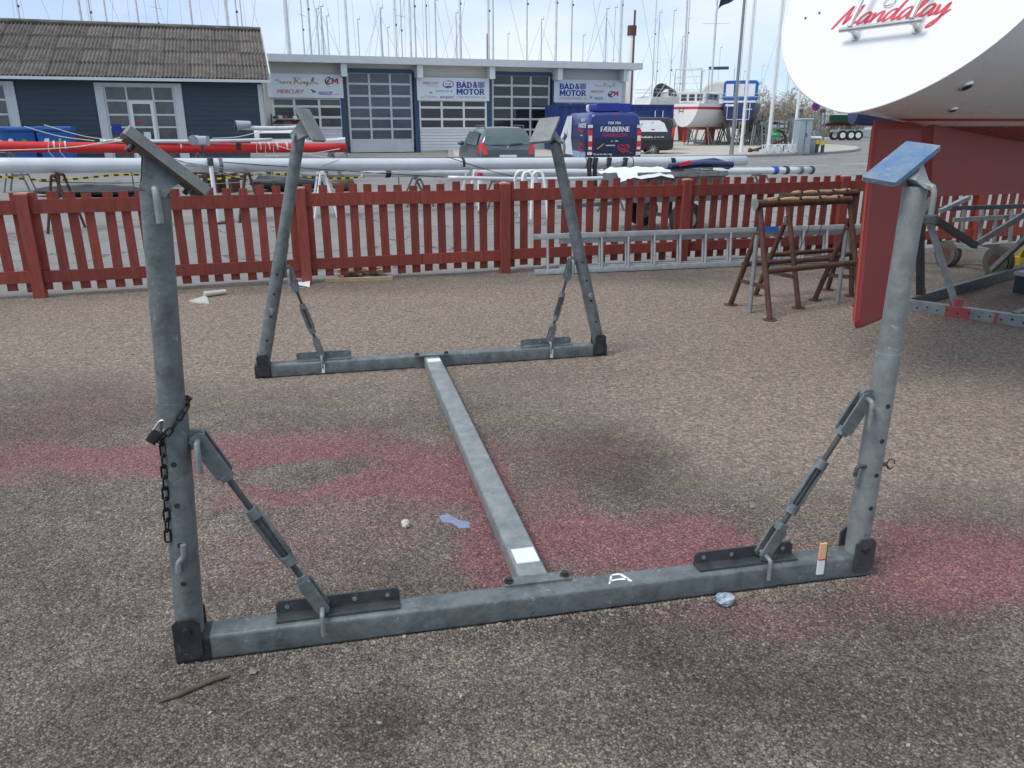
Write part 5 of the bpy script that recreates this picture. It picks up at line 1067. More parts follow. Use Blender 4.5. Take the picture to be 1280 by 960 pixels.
for sy in (1,):
    MB().add([(2.0, .985, .5), (4.2, .985, .5), (4.2, .97, 1.1), (3.5, .87, 1.86), (2.6, .9, 1.86), (2.35, .985, 1.1)], [(0, 1, 2, 3, 4, 5)]).build('side_panel', VANW, van)
    for txt, m_, x0, z0, wd, h in (('BEDRE', INKW, 1.05, 1.66, .55, .09), ('VANDRE', INKW, 1.35, 1.45, 1.1, .16), ('FISK', INKR, 1.3, 1.3, .9, .1), ('61', INKW, .85, 1.18, .3, .05)):
        text(van, txt, m_, (x0, .99 - (z0 - 1.1) * .13 + .012, z0), (-1, 0, 0), (0, -.13, 1), wd, h, .03)
    strokes(MB(), HEART, lambda x, y: V3((1.1 - x * .5, .982, .6 + y * .36)), .1, 30).build('fish_emblem', INKR, van); MB().lohi((.15, .974, .45), (2.1, .981, .66)).build('side_stripe', mat('pale_stripe', (.25, .4, .65), .4), van)
# black van, flank to the yard
bv = AY(838, 194, 42.0); bv.z = 0
bvan = vehicle('panel_van', 'black panel van with a white side window print between the delivery van and the container', bv, R(-86), [(0, .4, 1.05, 1.5, .9, .93, .8), (.06, .35, 1.1, 1.8, .93, .95, .8), (.3, .3, 1.12, 1.89, .94, .96, .82), (3.4, .3, 1.12, 1.91, .94, .96, .83), (4.0, .3, 1.08, 1.7, .94, .96, .8), (4.5, .32, 1.0, 1.1, .93, .94, .75), (5.0, .38, .8, .85, .85, .86, .7)], VANBK, 'van')
for s in (-1, 1):
    for x in (1.0, 4.1): wheel(bvan, x, s * .945, .335, .22, LAMPW)
    MB().lohi((-.03, s * .86 - .07, .95), (.12, s * .86 + .09, 1.4)).build('tail_lamp', LAMPR, bvan)
MB().add([(.32, .95, 1.2), (3.2, .95, 1.2), (3.2, .872, 1.74), (.75, .872, 1.74), (.5, .9, 1.6)], [(0, 1, 2, 3, 4)]).build('window_print', PAPER, bvan)
for cx in (1.0, 1.75):
    strokes(MB(), [[(.2, 1), (.5, .5), (.4, 0)], [(.5, .5), (.9, .9)], [(.1, .6), (.5, .4), (.8, .5)]] + ([[(0, .8), (.3, .2), (.7, .3), (1, .9), (.5, .7), (0, .8)]] if cx < 1.5 else []), lambda x, y: V3((cx + .2 - x * .42, .955 - .14 * (.1 + y * .35), 1.28 + y * .34)), .3, 50).build('plant_print', INKK, bvan)
for k, z in enumerate((1.3, 1.42, 1.54)): MB().lohi((2.25, .944 - .14 * (z - 1.2), z), (2.55, .956 - .14 * (z - 1.2), z + .06)).build('print_line', INKK, bvan)
MB().cyl((2.05, .962, .94), (2.05, .972, .94), .13, n=18).build('round_logo', PAPER, bvan); text(bvan, 'samskabt', INKW, (1.85, .975, .9), (-1, 0, 0), (0, 0, 1), .8, .1, .03); text(bvan, 'gron.dk', INKW, (.98, .975, .9), (-1, 0, 0), (0, 0, 1), .5, .09, .03)

# ================================================================== STORED MASTS behind the fence
def spar(name, label, p, q, r, m, n=14, sq=1.25, cat='mast'):
    p, q = V3(p), V3(q); d, a_, b_ = frame(q - p); mb = MB(); k = 14; rows = []
    L = (q - p).length; sag = .0
    for i in range(k + 1):
        f = i / k; c = p.lerp(q, f) - UP * .03 * math.sin(f * math.pi); rr = r
        rows.append([c + a_ * rr * sq * math.cos(2 * math.pi * j / n) * .8 + b_ * rr * math.sin(2 * math.pi * j / n) for j in range(n)])
    mb.grid(rows, True, True); mb.f += [list(range(n))[::-1], [k * n + j for j in range(n)]]; mb.sm += [False, False]
    t = thing(name, label, cat, V3((p.x, p.y, 0)), 0, world=True); mb.build('tube', m, t); return t, d
def wrap(t, c, d, r, wd, m, name='strap'): return MB().cyl(c - d * wd / 2, c + d * wd / 2, r, n=14).build(name, m, t)
m1a, m1b = AY(-90, 207.0, 11.6), AY(931, 200.9, 19.5)
M1, d1m = spar('stored_mast', 'longest thick white mast lying level on trestles just behind the fence', m1a, m1b, .115, MASTW)
def on(pa, pb, px):
    lo, hi = 0.0, 1.0
    for _ in range(40):
        f = (lo + hi) / 2; q = pa.lerp(pb, f); z = q.y * math.cos(PITCH) - (q.z - EYE) * math.sin(PITCH)
        if 640 + FPX * q.x / z < px: lo = f
        else: hi = f
    return pa.lerp(pb, (lo + hi) / 2)
for px, wd_, m_ in ((577, .05, BLACKP), (730, .015, BLACKP), (788, .02, BLACKP), (838, .13, RUBB), (275, .06, GALV)): wrap(M1, on(m1a, m1b, px) - UP * .02, d1m, .121, wd_, m_)
wrap(M1, m1b, d1m, .1, .03, GALV, 'mast_heel')
MB().bar(m1a + UP * .09, m1b + UP * .08, .03, .02).build('sail_track', GALVL, M1)
m2a, m2b = AY(452, 215.8, 15.8), AY(1014, 212.6, 21.5)
M2, d2m = spar('stored_mast', 'slimmer white mast with blue wrapped end lying below the longest mast', m2a, m2b, .085, MASTW)
for px, wd_, m_ in ((484, .1, RUBB), (1016, .06, BLACKP), (968, .14, CANVB), (982, .1, BLACKP), (1000, .1, GALV)): wrap(M2, on(m2a, m2b, px), d2m, .108 if px > 900 else .1, wd_, m_)
m3a, m3b = AY(560, 222, 14.5), AY(792, 221.5, 15.6)
M3, _ = spar('stored_boom', 'thin pale boom lying under the white masts', m3a, m3b, .035, MASTW, cat='boom')
m4a, m4b = AY(-60, 182.5, 19.2), AY(432, 184.5, 23.5)
M4, d4m = spar('covered_mast', 'mast wrapped in a bright red cover lying beside the small white boat', m4a, m4b, .13, REDC)
for px in (68, 82, 160, 226, 325, 336, 346, 358): wrap(M4, on(m4a, m4b, px), d4m, .136, .04, CANVW)
wrap(M4, on(m4a, m4b, 297.5), d4m, .14, .12, BLACKP)
m5a, m5b = AY(125, 176, 20.6), AY(340, 174.5, 22.4)
M5, _ = spar('stored_boom', 'thin white boom lying above the red covered mast', m5a, m5b, .045, MASTW, cat='boom')
m6a, m6b = AY(298, 159.5, 21.5), AY(388, 158.5, 22.3); M6, d6 = spar('outboard_boom', 'short white boom with a dark fitting resting over the small boat cabin', m6a, m6b, .06, MASTW, cat='boom')
MB().cyl(m6a + UP * .05 - d6 * .05, m6a + UP * .07 + d6 * .32, .13, .09, 12).build('winch_drum', CABG, M6); MB().cyl(m6a + UP * .05 - d6 * .09, m6a + UP * .05 - d6 * .04, .12, n=12).build('drum_face', BLACKP, M6)
# loose halyards and shrouds strung along the masts
def rope(name, label, pts, r, m, grp=None): return tag(MB().tube(smooth_path([tuple(q) for q in pts], 5), r, 5).build(name, m), label, 'rope', grp)
RGL = 'loose rigging strung between the stored masts'
rn = random.Random(12)
for k in range(9):
    x0 = rn.uniform(-20, 620); x1 = x0 + rn.uniform(160, 330); f = lambda px: on(m1a, m1b, px)
    a_, b_ = f(x0), f(x1); s0, s1_2 = rn.uniform(-.3, .2), rn.uniform(-.35, .25); mid = (a_ + b_) / 2
    rope('loose_shroud', 'thin grey rigging wire strung along the white stored masts', [a_ + UP * s0 - V3((0, .15, 0)), mid - V3((0, .16, .12 + rn.random() * .25)), b_ + UP * s1_2 - V3((0, .15, 0))], .007, WIRE if k % 3 else BLACKP, RGL)
for px0, py0, px1, py1, Y_ in ((30, 158, 118, 176, 19.0), (55, 156, 145, 176, 19.5), (265, 173, 330, 163, 20.5), (0, 188, 160, 175, 18.8), (60, 186, 150, 172, 18.8), (330, 195, 425, 186, 22.0), (345, 182, 434, 200, 21.8)):
    a_, b_ = AY(px0, py0, Y_), AY(px1, py1, Y_ + .6); rope('white_halyard', 'slack white halyard hanging over the red covered mast', [a_, (a_ + b_) / 2 - UP * .06, b_], .011, CANVW, 'white halyards on the covered mast')
for px in (68, 82, 325, 336, 346):
    c = on(m4a, m4b, px) - V3((0, .18, 0)); rope('tie_cord', 'short white cord tied round the red covered mast', [c + UP * .2, c - V3((.03, .05, .1)), c - V3((-.05, .02, .26)), c - V3((.05, 0, .36))], .008, CANVW, 'cords tied round the covered mast')
c = on(m4a, m4b, 425) - V3((0, .1, .28)); tag(MB().tube([c + V3((.22 * math.cos(t * .5), 0, .2 * math.sin(t * .5))) for t in range(13)], .012, 6, False).build('coiled_cable', BLACKP), 'loop of black cable hanging from the tip of the red covered mast', 'cable')
# black and yellow barrier tape
ta, tb2 = AY(-40, 219, 15.4), AY(498, 217, 18.4); nseg = 90; tape = thing('barrier_tape', 'black and yellow barrier tape strung low behind the stored masts', 'tape', V3((ta.x, ta.y, 0)), 0, world=True)
for col_, par in ((YEL, 0), (BLACKP, 1)):
    mb = MB()
    for k in range(nseg):
        if k % 2 != par: continue
        q0, q1 = [ta.lerp(tb2, f) - UP * (.1 * math.sin(f * math.pi * 3) ** 2) for f in (k / nseg, (k + 1) / nseg)]; mb.bar(q0, q1, .004, .04)
    mb.build('yellow_stripes' if par == 0 else 'black_stripes', col_, tape)
for f in (0.0, .34, .67, 1.0):
    q = ta.lerp(tb2, f) - UP * (.1 * math.sin(f * math.pi * 3) ** 2); MB().cyl((q.x, q.y, 0), q + UP * .05, .012, n=6).build('stake', GALVD, tape)
# trestles and props that carry the masts
def a_trestle(px, Y_, zt, wd_, m, label, name='mast_trestle', sp=.28):
    c = AY(px, 210, Y_); t = thing(name, label, 'trestle', (c.x, c.y, 0), BA)
    MB().bar((0, -wd_, zt), (0, wd_, zt), .05, .05).build('top_bar', m, t)
    for i in (-1, 1):
        for j in (-1, 1): MB().bar((i * .03, j * wd_ * .8, zt), (i * sp, j * wd_, 0), .035, .035).build('leg', m, t)
    for j in (-1, 1): MB().bar((-sp * .55, j * wd_ * .92, zt * .42), (sp * .55, j * wd_ * .92, zt * .42), .03, .03).build('rung', m, t)
def mz(px): return on(m1a, m1b, px)
for px, m, lab in ((70, RUST, 'rusty mast trestle under the left part of the longest mast'), (308, RUST, 'brown mast trestle with crossed legs below the small white boat'), (401, WHITE, 'white mast trestle with narrow legs in front of the small white boat'), (590, WHITE, 'white mast trestle in front of the parked estate car'), (880, GALV, 'grey mast trestle under the heel of the longest mast')):
    q = mz(px); a_trestle(px, q.y, q.z - .15, .35, m, lab, sp=.2)
for px, lab in ((520, 'grey low trestle under the left end of the slimmer mast'), (950, 'grey low trestle under the wrapped end of the slimmer mast')):
    q = on(m2a, m2b, px); a_trestle(px, q.y, q.z - .12, .3, GALV, lab)
for px, lab in ((20, 'grey prop trestle under the red covered mast beside the bins'), (250, 'grey prop trestle under the middle of the red covered mast'), (415, 'grey prop trestle under the tip of the red covered mast')):
    q = on(m4a, m4b, px); a_trestle(px, q.y, q.z - .155, .3, GALV, lab)
for pa, pb, px, lab in ((m5a, m5b, 190, 'grey prop under the thin white boom'), (m3a, m3b, 620, 'grey low prop under the thin pale boom'), (m3a, m3b, 760, 'grey low prop near the black straps')):
    q = on(pa, pb, px); a_trestle(px, q.y, q.z - .07, .2, GALV, lab)
q = mz(271); qb = V3((q.x, q.y - .25, 0)); pr = thing('mast_prop', 'white tube prop with a dark cap holding the longest mast', 'prop', qb, 0, world=True)
MB().cyl(qb + UP * .02, V3((q.x - .03, q.y - .2, q.z - .02)), .035, n=10).build('tube', WHITE, pr); MB().cyl(V3((q.x - .03, q.y - .2, q.z - .02)), V3((q.x - .03, q.y - .2, q.z + .1)), .05, n=10).build('cap', GALVD, pr); MB().cyl(qb, qb + UP * .03, .14, n=12).build('foot', RUST, pr)
# bent tube stands (hoops)
def hoop_stand(px, Y_, zt, w2, label):
    c = AY(px, 230, Y_); t = thing('hoop_stand', label, 'stand', (c.x, c.y, 0), BA, 'white bent tube stands')
    for y in (-.2, .2):
        pts = [(-w2, y * 1.4, 0), (-w2 * .7, y, zt * .8), (-w2 * .4, y * .8, zt), (w2 * .4, y * .8, zt), (w2 * .7, y, zt * .8), (w2, y * 1.4, 0)]; MB().tube(smooth_path(pts, 4), .025, 8).build('hoop', WHITE, t)
    MB().cyl((-w2 * .8, -.24, zt * .5), (-w2 * .8, .24, zt * .5), .018, n=8).cyl((w2 * .8, -.24, zt * .5), (w2 * .8, .24, zt * .5), .018, n=8).build('tie_bar', WHITE, t)
hoop_stand(655, 13.2, .83, .14, 'white bent tube stand behind the fence, the taller of the pair'); hoop_stand(668, 14.2, .78, .16, 'white bent tube stand behind the fence, the shorter of the pair')
# black fender socks hanging from the mast
for px, dz_ in ((737, .42), (744, .55), (761, .5), (781, .1)):
    q = mz(px); c = V3((q.x, q.y - .13, q.z)); pts = [c + UP * .08, c - V3((.02, .03, .1)), c - V3((.0, .02, dz_ * .6 + .1)), c - V3((-.03, .02, dz_ + .1))]
    tag(MB().tube(smooth_path([tuple(v) for v in pts], 4), [.06, .055, .05, .05, .045] + [.05] * 3 + [.045] * 4 + [.055], 8).build('black_sock', TARPB), 'black padded strap hanging over the white masts near the van' if px < 780 else 'short black padded strap on the white mast near the van', 'strap', 'black straps on the mast')
# small utility trailer with tarpaulin
tq0, tq1 = AY(797, 222, 11.6), AY(907, 213, 12.05); td = (tq1 - tq0); td.z = 0; tdn = td.normalized(); tn_ = V3((-tdn.y, tdn.x, 0))
tl_ = thing('utility_trailer', 'grey sheet metal utility trailer with small wheels behind the fence', 'trailer', V3(((tq0 + tq1) / 2).xy.to_3d()), math.atan2(td.y, td.x)); hL = td.length / 2; zt_ = .92
MB().lohi((-hL, -.02, .5), (hL, .02, zt_)).lohi((-hL, 1.16, .5), (hL, 1.2, zt_)).lohi((-hL, .021, .5), (-hL + .04, 1.159, zt_)).lohi((hL - .04, .021, .5), (hL, 1.159, zt_)).lohi((-hL + .041, .021, .5), (hL - .041, 1.159, .54)).build('box', GALV, tl_)
MB().lohi((-hL - .02, -.045, zt_ - .06), (hL + .02, -.021, zt_ + .01)).build('top_rail', GALVL, tl_)
for k in range(4): MB().cyl((-hL + .2 + k * hL * .5, -.05, zt_ - .1), (-hL + .2 + k * hL * .5, -.021, zt_ - .1), .014, n=8).build('hook', BLACKP, tl_)
for y in (-.12, 1.3): wo = MB().cyl((.05, y - .07, .25), (.05, y + .07, .25), .25, n=22).build('wheel', RUBB, tl_); MB().cyl((.05, y - .075, .25), (.05, y + .075, .25), .12, n=14).build('rim', GALVL, wo)
MB().bar((-hL, .6, .45), (-hL - 1.0, .6, .42), .06, .06).build('drawbar', GALV, tl_); wo = MB().cyl((-hL - .75, .5, .09), (-hL - .75, .56, .09), .09, n=16).build('jockey_wheel', RUBB, tl_); MB().bar((-hL - .75, .58, .09), (-hL - .75, .58, .6), .035, .035).build('jockey_post', GALV, tl_); MB().bar((0, -.05, .25), (0, 1.2, .25), .05, .05).build('axle', GALV, tl_); MB().bar((0, .3, .25), (0, .3, .5), .05, .05).build('spring', GALVD, tl_)
rn = random.Random(6); rws = []
for i in range(9):
    rws.append([V3((-hL - .32 + .86 * i / 8, -.1 + .8 * j / 6, zt_ + .04 + .035 * math.sin(i * 1.3 + j) * rn.random() - (.1 if j == 0 else 0) - .05 * (i < 2))) for j in range(7)])
tp = thing('tarpaulin', 'white and pale blue tarpaulin bundled on top of the utility trailer', 'tarpaulin', tl_.location + UP * 0, tl_.rotation_euler.z)
MB().grid(rws).build('sheet', PAPER, tp); MB().tube([(-.1, .2, zt_ + .07), (.5, .3, zt_ + .1), (1.0, .25, zt_ + .08)], .05, 8).tube([(.2, .5, zt_ + .06), (.8, .45, zt_ + .12), (1.1, .5, zt_ + .05)], .06, 8).build('blue_roll', BOATB, tp); MB().bar((.0, .1, zt_ + .1), (.15, .05, zt_ + .14), .06, .05).build('red_tag', INKR, tp)
# traffic bollard
c = AY(600, 232, 15.5); tb_ = thing('marker_post', 'short white marker post with a red cap under the stored masts', 'post', (c.x, c.y, 0)); MB().cyl((0, 0, 0), (0, 0, .62), .05, n=12).build('shaft', WHITE, tb_); MB().cyl((0, 0, .622), (0, 0, .7), .055, n=12).build('cap', INKR, tb_)
# black tarpaulin heap and a long dark mound standing in for shade under the masts
def heap(px, py, Y_, rx, ry, rz, m, name, label, cat, seed):
    c = AY(px, py, Y_); mb = MB().ball((0, 0, 0), 1, 18, 8); rn = random.Random(seed)
    mb.v = [V3((q.x * rx * (1 + rn.uniform(-.12, .12)), q.y * ry, max(0, q.z * .5 + .5) * 2 * rz * (1 + rn.uniform(-.15, .15)))) for q in mb.v]; o = mb.build(name, m); o.location = (c.x, c.y, 0); return tag(o, label, cat)
heap(358, 215, 20.0, .95, .5, .2, TARPB, 'dark_heap', 'low heap under black tarpaulin beneath the small white boat', 'tarpaulin', 3); heap(110, 206, 18.5, 1.4, .4, .12, TARPB, 'dark_heap', 'long low dark mound standing in for shade under the red covered mast', 'tarpaulin', 5)
heap(428, 214, 20, .3, .25, .17, WOODD, 'sack', 'brown sack lying on the ground near the tip of the red mast', 'sack', 7)
rn = random.Random(15); sc_ = MB()
for k in range(60):
    c = AY(rn.uniform(225, 300), 195, rn.uniform(19.3, 20.2)); c.z = .3 + rn.random() * .35; a_ = rn.random() * 3; e = V3((math.cos(a_), math.sin(a_) * .4, rn.uniform(-.2, .2))); sc_.bar(c - e * .2, c + e * .2, .03, .03)
for k in range(4): c = AY(235 + k * 18, 195, 19.7); sc_.bar((c.x, c.y, 0), (c.x, c.y, .4), .08, .6)
tag(sc_.build('scrap_pile', RUST), 'pile of rusty rods and scrap stacked behind the longest mast', 'scrap', kind='stuff')
c = AY(252, 176, 19.4); eb_ = thing('outboard_engine', 'grey outboard winch lying on the red covered mast', 'winch', (c.x, c.y, 0)); c.z -= .0
MB().box((0, 0, c.z), (.3, .25, .22), bev=.05).build('casing', CABG, eb_); MB().cyl((-.16, -.14, c.z + .02), (-.16, .14, c.z + .02), .11, n=14).build('drum', GALVL, eb_); MB().bar((0, 0, 0), (0, 0, c.z - .1), .05, .05).build('stand', GALVD, eb_)

# ================================================================== BOATS ASHORE
def hull_rows(L, B, H, tw, z0, ns=16, nw=8, rake=.0, vee=1.0, bow=.75):
    rows = []
    for i in range(ns + 1):
        f = i / ns
        b = B / 2 * (tw + (1 - tw) * math.sin(min(1, f / .55) * math.pi / 2)) if f < .55 else B / 2 * max(.015, math.cos((f - .55) / .45 * math.pi / 2)) ** bow
        zb = z0 + H * .5 * max(0, (f - .6) / .4) ** 2.2 + H * .12 * max(0, (.3 - f) / .3) ** 1.5; zs = z0 + H * (1 + .12 * f * f)
        R_ = []
        for k in range(nw + 1):
            a_ = k / nw; y = b * math.sin(a_ * math.pi / 2) ** .8 * vee + b * a_ * (1 - vee); z = zb + (zs - zb) * (1 - math.cos(a_ * math.pi / 2)) ** .9
            R_.append(V3((f * L + rake * (z - z0) * (1 - f), y, z)))
        rows.append([V3((q.x, -q.y, q.z)) for q in reversed(R_[1:])] + R_)
    return rows
def boat(label, base, heading, L, B, H, z0, tw, m, keel=None, rake=.25, cat='boat', group=None, vee=1.0, name='boat'):
    t = thing(name, label, cat, (base.x, base.y, 0), math.pi / 2 - heading, group); rows = hull_rows(L, B, H, tw, z0, rake=rake, vee=vee); mb = MB().grid(rows); mb.add(rows[0], [tuple(range(len(rows[0])))]); mb.build('hull', m, t)
    MB().grid([[r[0], (r[0] + r[-1]) / 2 + UP * .05, r[-1]] for r in rows]).build('deck', GRP, t)
    if keel:
        k = MB(); k.prism([(L * .42, -.06, z0 + .15), (L * .6, -.06, z0 + .15), (L * .57, -.06, .12), (L * .45, -.06, .12)], (0, .12, 0)); k.build('keel', keel, t); MB().prism([(.25, -.04, z0 + H * .2), (.7, -.04, z0 + H * .2), (.62, -.04, .35), (.22, -.04, .35)], (0, .08, 0)).build('rudder', keel, t)
    return t
def rails(t, x0, L, hw, z, h, m=STEELB, n=4, stern=True):
    mb = MB()
    for s in (-1, 1):
        for zz in (h, h * .55): mb.cyl((x0, s * hw, z + zz), (x0 + L, s * hw * 1.02, z + zz), .016, n=6)
        for i in range(n + 1): mb.cyl((x0 + L * i / n, s * hw, z), (x0 + L * i / n, s * hw, z + h), .018, n=6)
    if stern:
        for zz in (h, h * .55): mb.cyl((x0, -hw, z + zz), (x0, hw, z + zz), .016, n=6)
    mb.build('guard_rail', m, t)
def stands(t_base, heading, L, B, z, label, m=GALV, n=3):
    t = thing('boat_stand', label, 'boat stand', (t_base.x, t_base.y, 0), math.pi / 2 - heading, 'steel stands under the boats ashore')
    for i in range(n):
        x = L * (.15 + .6 * i / max(1, n - 1))
        for s in (-1, 1):
            for q in (-.35, .35): MB().bar((x + q, s * B * .55, 0), (x, s * B * .4, z), .06, .06).build('leg', m, t)
            MB().bar((x - .35, s * B * .55, .05), (x + .35, s * B * .55, .05), .06, .06).build('foot_bar', m, t)
        MB().bar((x, -B * .55, .08), (x, B * .55, .08), .08, .08).build('cross_bar', m, t)
RW_ = zmat('hull_red_white', [(-2, (.5, .035, .03)), (1.35, (.7, .7, .68)), (2.5, (.5, .04, .06)), (2.68, (.74, .74, .72))])
# cruiser with red underbody and wheelhouse
bb = G(851, 184.5); ya1 = boat('white sailing boat with bright red keel and rudder beside the container', bb, R(38), 9.0, 3.0, 1.75, 1.15, .62, RW_, zmat('keel_red', [(-2, (.55, .04, .03)), (9, (.5, .04, .03))]), name='sailing_boat')
MB().box((2.4, 0, 3.25), (2.4, 1.9, .8), bev=.15).build('wheelhouse', GRP, ya1)
for y in (-.6, 0, .6): MB().box((1.19, y, 3.3), (.02, .42, .42)).build('window', GLASSS, ya1)
for s in (-1, 1): MB().box((2.4, s * .955, 3.35), (1.7, .02, .35)).build('window', GLASSS, ya1)
rails(ya1, .35, 7, 1.15, 2.9, .65); gr = MB()
for x in (.4, 1.6):
    for s in (-1, 1): gr.cyl((x, s * 1.0, 2.9), (x, s * .95, 5.1), .03, n=6)
gr.cyl((.4, -.95, 5.1), (.4, .95, 5.1), .035, n=6).cyl((1.6, -.95, 5.1), (1.6, .95, 5.1), .035, n=6).cyl((.4, -.95, 4.6), (.4, .95, 4.6), .025, n=6).cyl((.4, -.95, 4.2), (.4, .95, 4.2), .025, n=6).build('stern_gantry', STEELB, ya1); MB().cyl((.28, .15, 1.9), (.28, .15, 2.7), .02, n=6).cyl((.28, .45, 1.9), (.28, .45, 2.7), .02, n=6).cyl((.28, .15, 2.1), (.28, .45, 2.1), .02, n=6).cyl((.28, .15, 2.4), (.28, .45, 2.4), .02, n=6).build('swim_ladder', GALV, ya1)
MB().cyl((4.2, 0, 2.9), (4.05, 0, 15), .09, .07, 8).cyl((4.15, -1.0, 8.2), (4.15, 1.0, 8.3), .025, n=6).build('mast', MASTB if False else MASTS, ya1)
stands(bb, R(38), 9, 3.0, 1.5, 'grey steel stands under the white boat with the red keel')
# white motor boat with cream cover
bb = G(891, 181.0); ya2 = boat('white motor boat with a cream cover between the red keeled and the blue boats', bb, R(12), 7.5, 2.6, 1.5, 1.9, .85, GRP, None, 0, vee=.8, name='motor_boat')
rws = []
for i in range(9):
    f = i / 8; rws.append([V3((.5 + 3.2 * f, 1.15 * math.cos(math.pi * k / 8), 3.3 + (1.55 - .5 * f) * (math.sin(math.pi * k / 8) ** .6) * (.55 + .45 * math.sin(min(1, f * 3 + .35) * math.pi / 2)))) for k in range(9)])
mb = MB().grid(rws); mb.add(rws[0], [tuple(range(9))]); mb.build('cover', CANVW, ya2)
for s in (-1, 1): MB().cyl((.15, s * 1.2, 2.2), (.15, s * 1.2, 5.6), .03, n=6).build('post', STEELB, ya2)
MB().box((.15, 0, 5.6), (.12, 1.5, .22)).build('light_bar', GALVD, ya2); MB().lohi((-.12, -.5, 2.5), (-.02, .5, 3.2)).build('hatch', PAPER, ya2); rails(ya2, .1, 5, 1.15, 3.3, .5); stands(bb, R(12), 7.5, 2.6, 2.0, 'grey steel stands under the white covered motor boat')
# blue cabin cruiser with blue canvas
BLU = zmat('hull_blue_red', [(-2, (.12, .02, .02)), (1.62, (.014, .025, .12)), (2.95, (.7, .72, .72))])
bb = G(919, 184.0); ya3 = boat('dark blue cabin cruiser with a bright blue canvas canopy on stands', bb, R(18), 8.0, 2.7, 1.9, 1.2, .8, BLU, None, .05, name='cabin_cruiser')
MB().box((1.8, 0, 3.75), (2.6, 2.3, 1.35), bev=.22).build('canopy', CANVB, ya3)
for y in (-.72, 0, .72): MB().box((.49, y, 3.8), (.02, .52, .8)).build('canopy_window', PAPER if y == 0 else SIGNW, ya3)
for s in (-1, 1): MB().box((1.8, s * 1.155, 3.85), (1.9, .02, .6)).build('canopy_window', SIGNW, ya3)
rails(ya3, .2, 5, 1.25, 3.1, .45); MB().tube([(-.1, -.75, 2.9), (-.14, -.75, 1.85), (-.14, .75, 1.85), (-.1, .75, 2.9)], .03, 6).build('bathing_frame', WHITE, ya3); MB().lohi((-.06, .3, 2.72), (-.02, .9, 2.86)).lohi((-.06, -.9, 2.5), (-.02, -.3, 2.56)).build('name_lettering', INKW, ya3); stands(bb, R(18), 8, 2.7, 1.6, 'grey steel stands under the dark blue cabin cruiser')
# white cruiser half hidden behind the container
bb = G(797, 177.5); ya4 = boat('white sailing boat with a dark spray hood rising behind the container', bb, R(65), 10.0, 3.2, 1.7, 2.1, .8, RW_, ANTIF, name='sailing_boat')
hd = [[V3((2.2 + .9 * f, 1.2 * math.cos(math.pi * k / 8), 3.9 + 1.1 * math.sin(math.pi * k / 8) ** .6 * (1 - .4 * f))) for k in range(9)] for f in (0, .5, 1)]; MB().grid(hd).build('spray_hood', GALVD, ya4)
MB().box((4.6, 0, 4.05), (3.4, 2.0, .5), bev=.15).build('coachroof', GRP, ya4); rails(ya4, .1, 8, 1.35, 3.85, .6); MB().cyl((4.6, 0, 4.2), (4.4, 0, 17), .1, .08, 8).build('mast', MASTS, ya4)
for s in (-1, 1): MB().bar((1.0, s * 1.1, 3.8), (2.0, s * 1.0, 5.0), .04, .04).build('hood_frame', STEELB, ya4)
stands(bb, R(65), 10, 3.2, 2.2, 'grey steel stands under the boat behind the container')
# green hull on a road trailer across the far road
GRN = zmat('hull_green', [(-2, (.1, .012, .03)), (1.75, (.01, .11, .05)), (2.55, (.7, .7, .68))])
bb = G(1010, 171.5); ya5 = boat('green hulled boat with a maroon bottom parked across the far road', bb, R(74), 9.0, 2.8, 1.35, 1.25, .7, GRN, None, 0, name='motor_boat'); stands(bb, R(74), 9, 2.8, 1.4, 'steel stands under the green hulled boat')
bb2 = G(1062, 172.5); ya6 = boat('navy hulled boat on the road trailer behind the yacht rudder', bb2, R(80), 8, 2.6, 1.5, 1.3, .75, BOATB, None, 0, name='motor_boat')
tq = G(1047, 175.5); tt = thing('boat_trailer', 'long pale road trailer with black wheels carrying the navy boat', 'trailer', (tq.x, tq.y, 0), R(2)); MB().lohi((-.2, -.1, .75), (7.5, .1, 1.0)).lohi((-.2, 1.3, .75), (7.5, 1.5, 1.0)).lohi((1.9, -.18, .35), (5.3, -.101, .95)).build('chassis', CABG, tt)
for x in (.3, 1.15, 1.85, 5.6, 6.3):
    for y in (-.2, 1.6): wo = MB().cyl((x, y - .14, .48), (x, y + .14, .48), .48, n=20).build('wheel', RUBB, tt); MB().cyl((x, y - .15, .48), (x, y + .15, .48), .27, n=14).build('rim', LAMPW, wo)
# small white boat lying behind the red mast
bb = AY(313, 200, 24.9); sb3 = boat('small white cabin boat lying ashore behind the red covered mast', V3((bb.x, bb.y, 0)), R(74), 2.9, 1.5, .7, .35, .75, GRP, None, .1, vee=.9, name='small_boat')
cb3 = MB().box((.95, 0, 1.2), (1.5, 1.1, .5), bev=.16).build('cabin', GRP, sb3); MB().box((.95, -.56, 1.24), (1.2, .02, .16)).build('window', GLASSD, cb3); MB().box((1.71, 0, 1.24), (.02, .7, .16)).build('window', GLASSD, cb3); MB().box((1.95, -.3, 1.05), (.26, .25, .3), bev=.04).build('vent_box', CANVW, sb3)
for x in (.5, 1.3, 2.2): MB().box((x, 0, .18), (.15, 1.0, .36)).build('chock', WOODD, sb3)

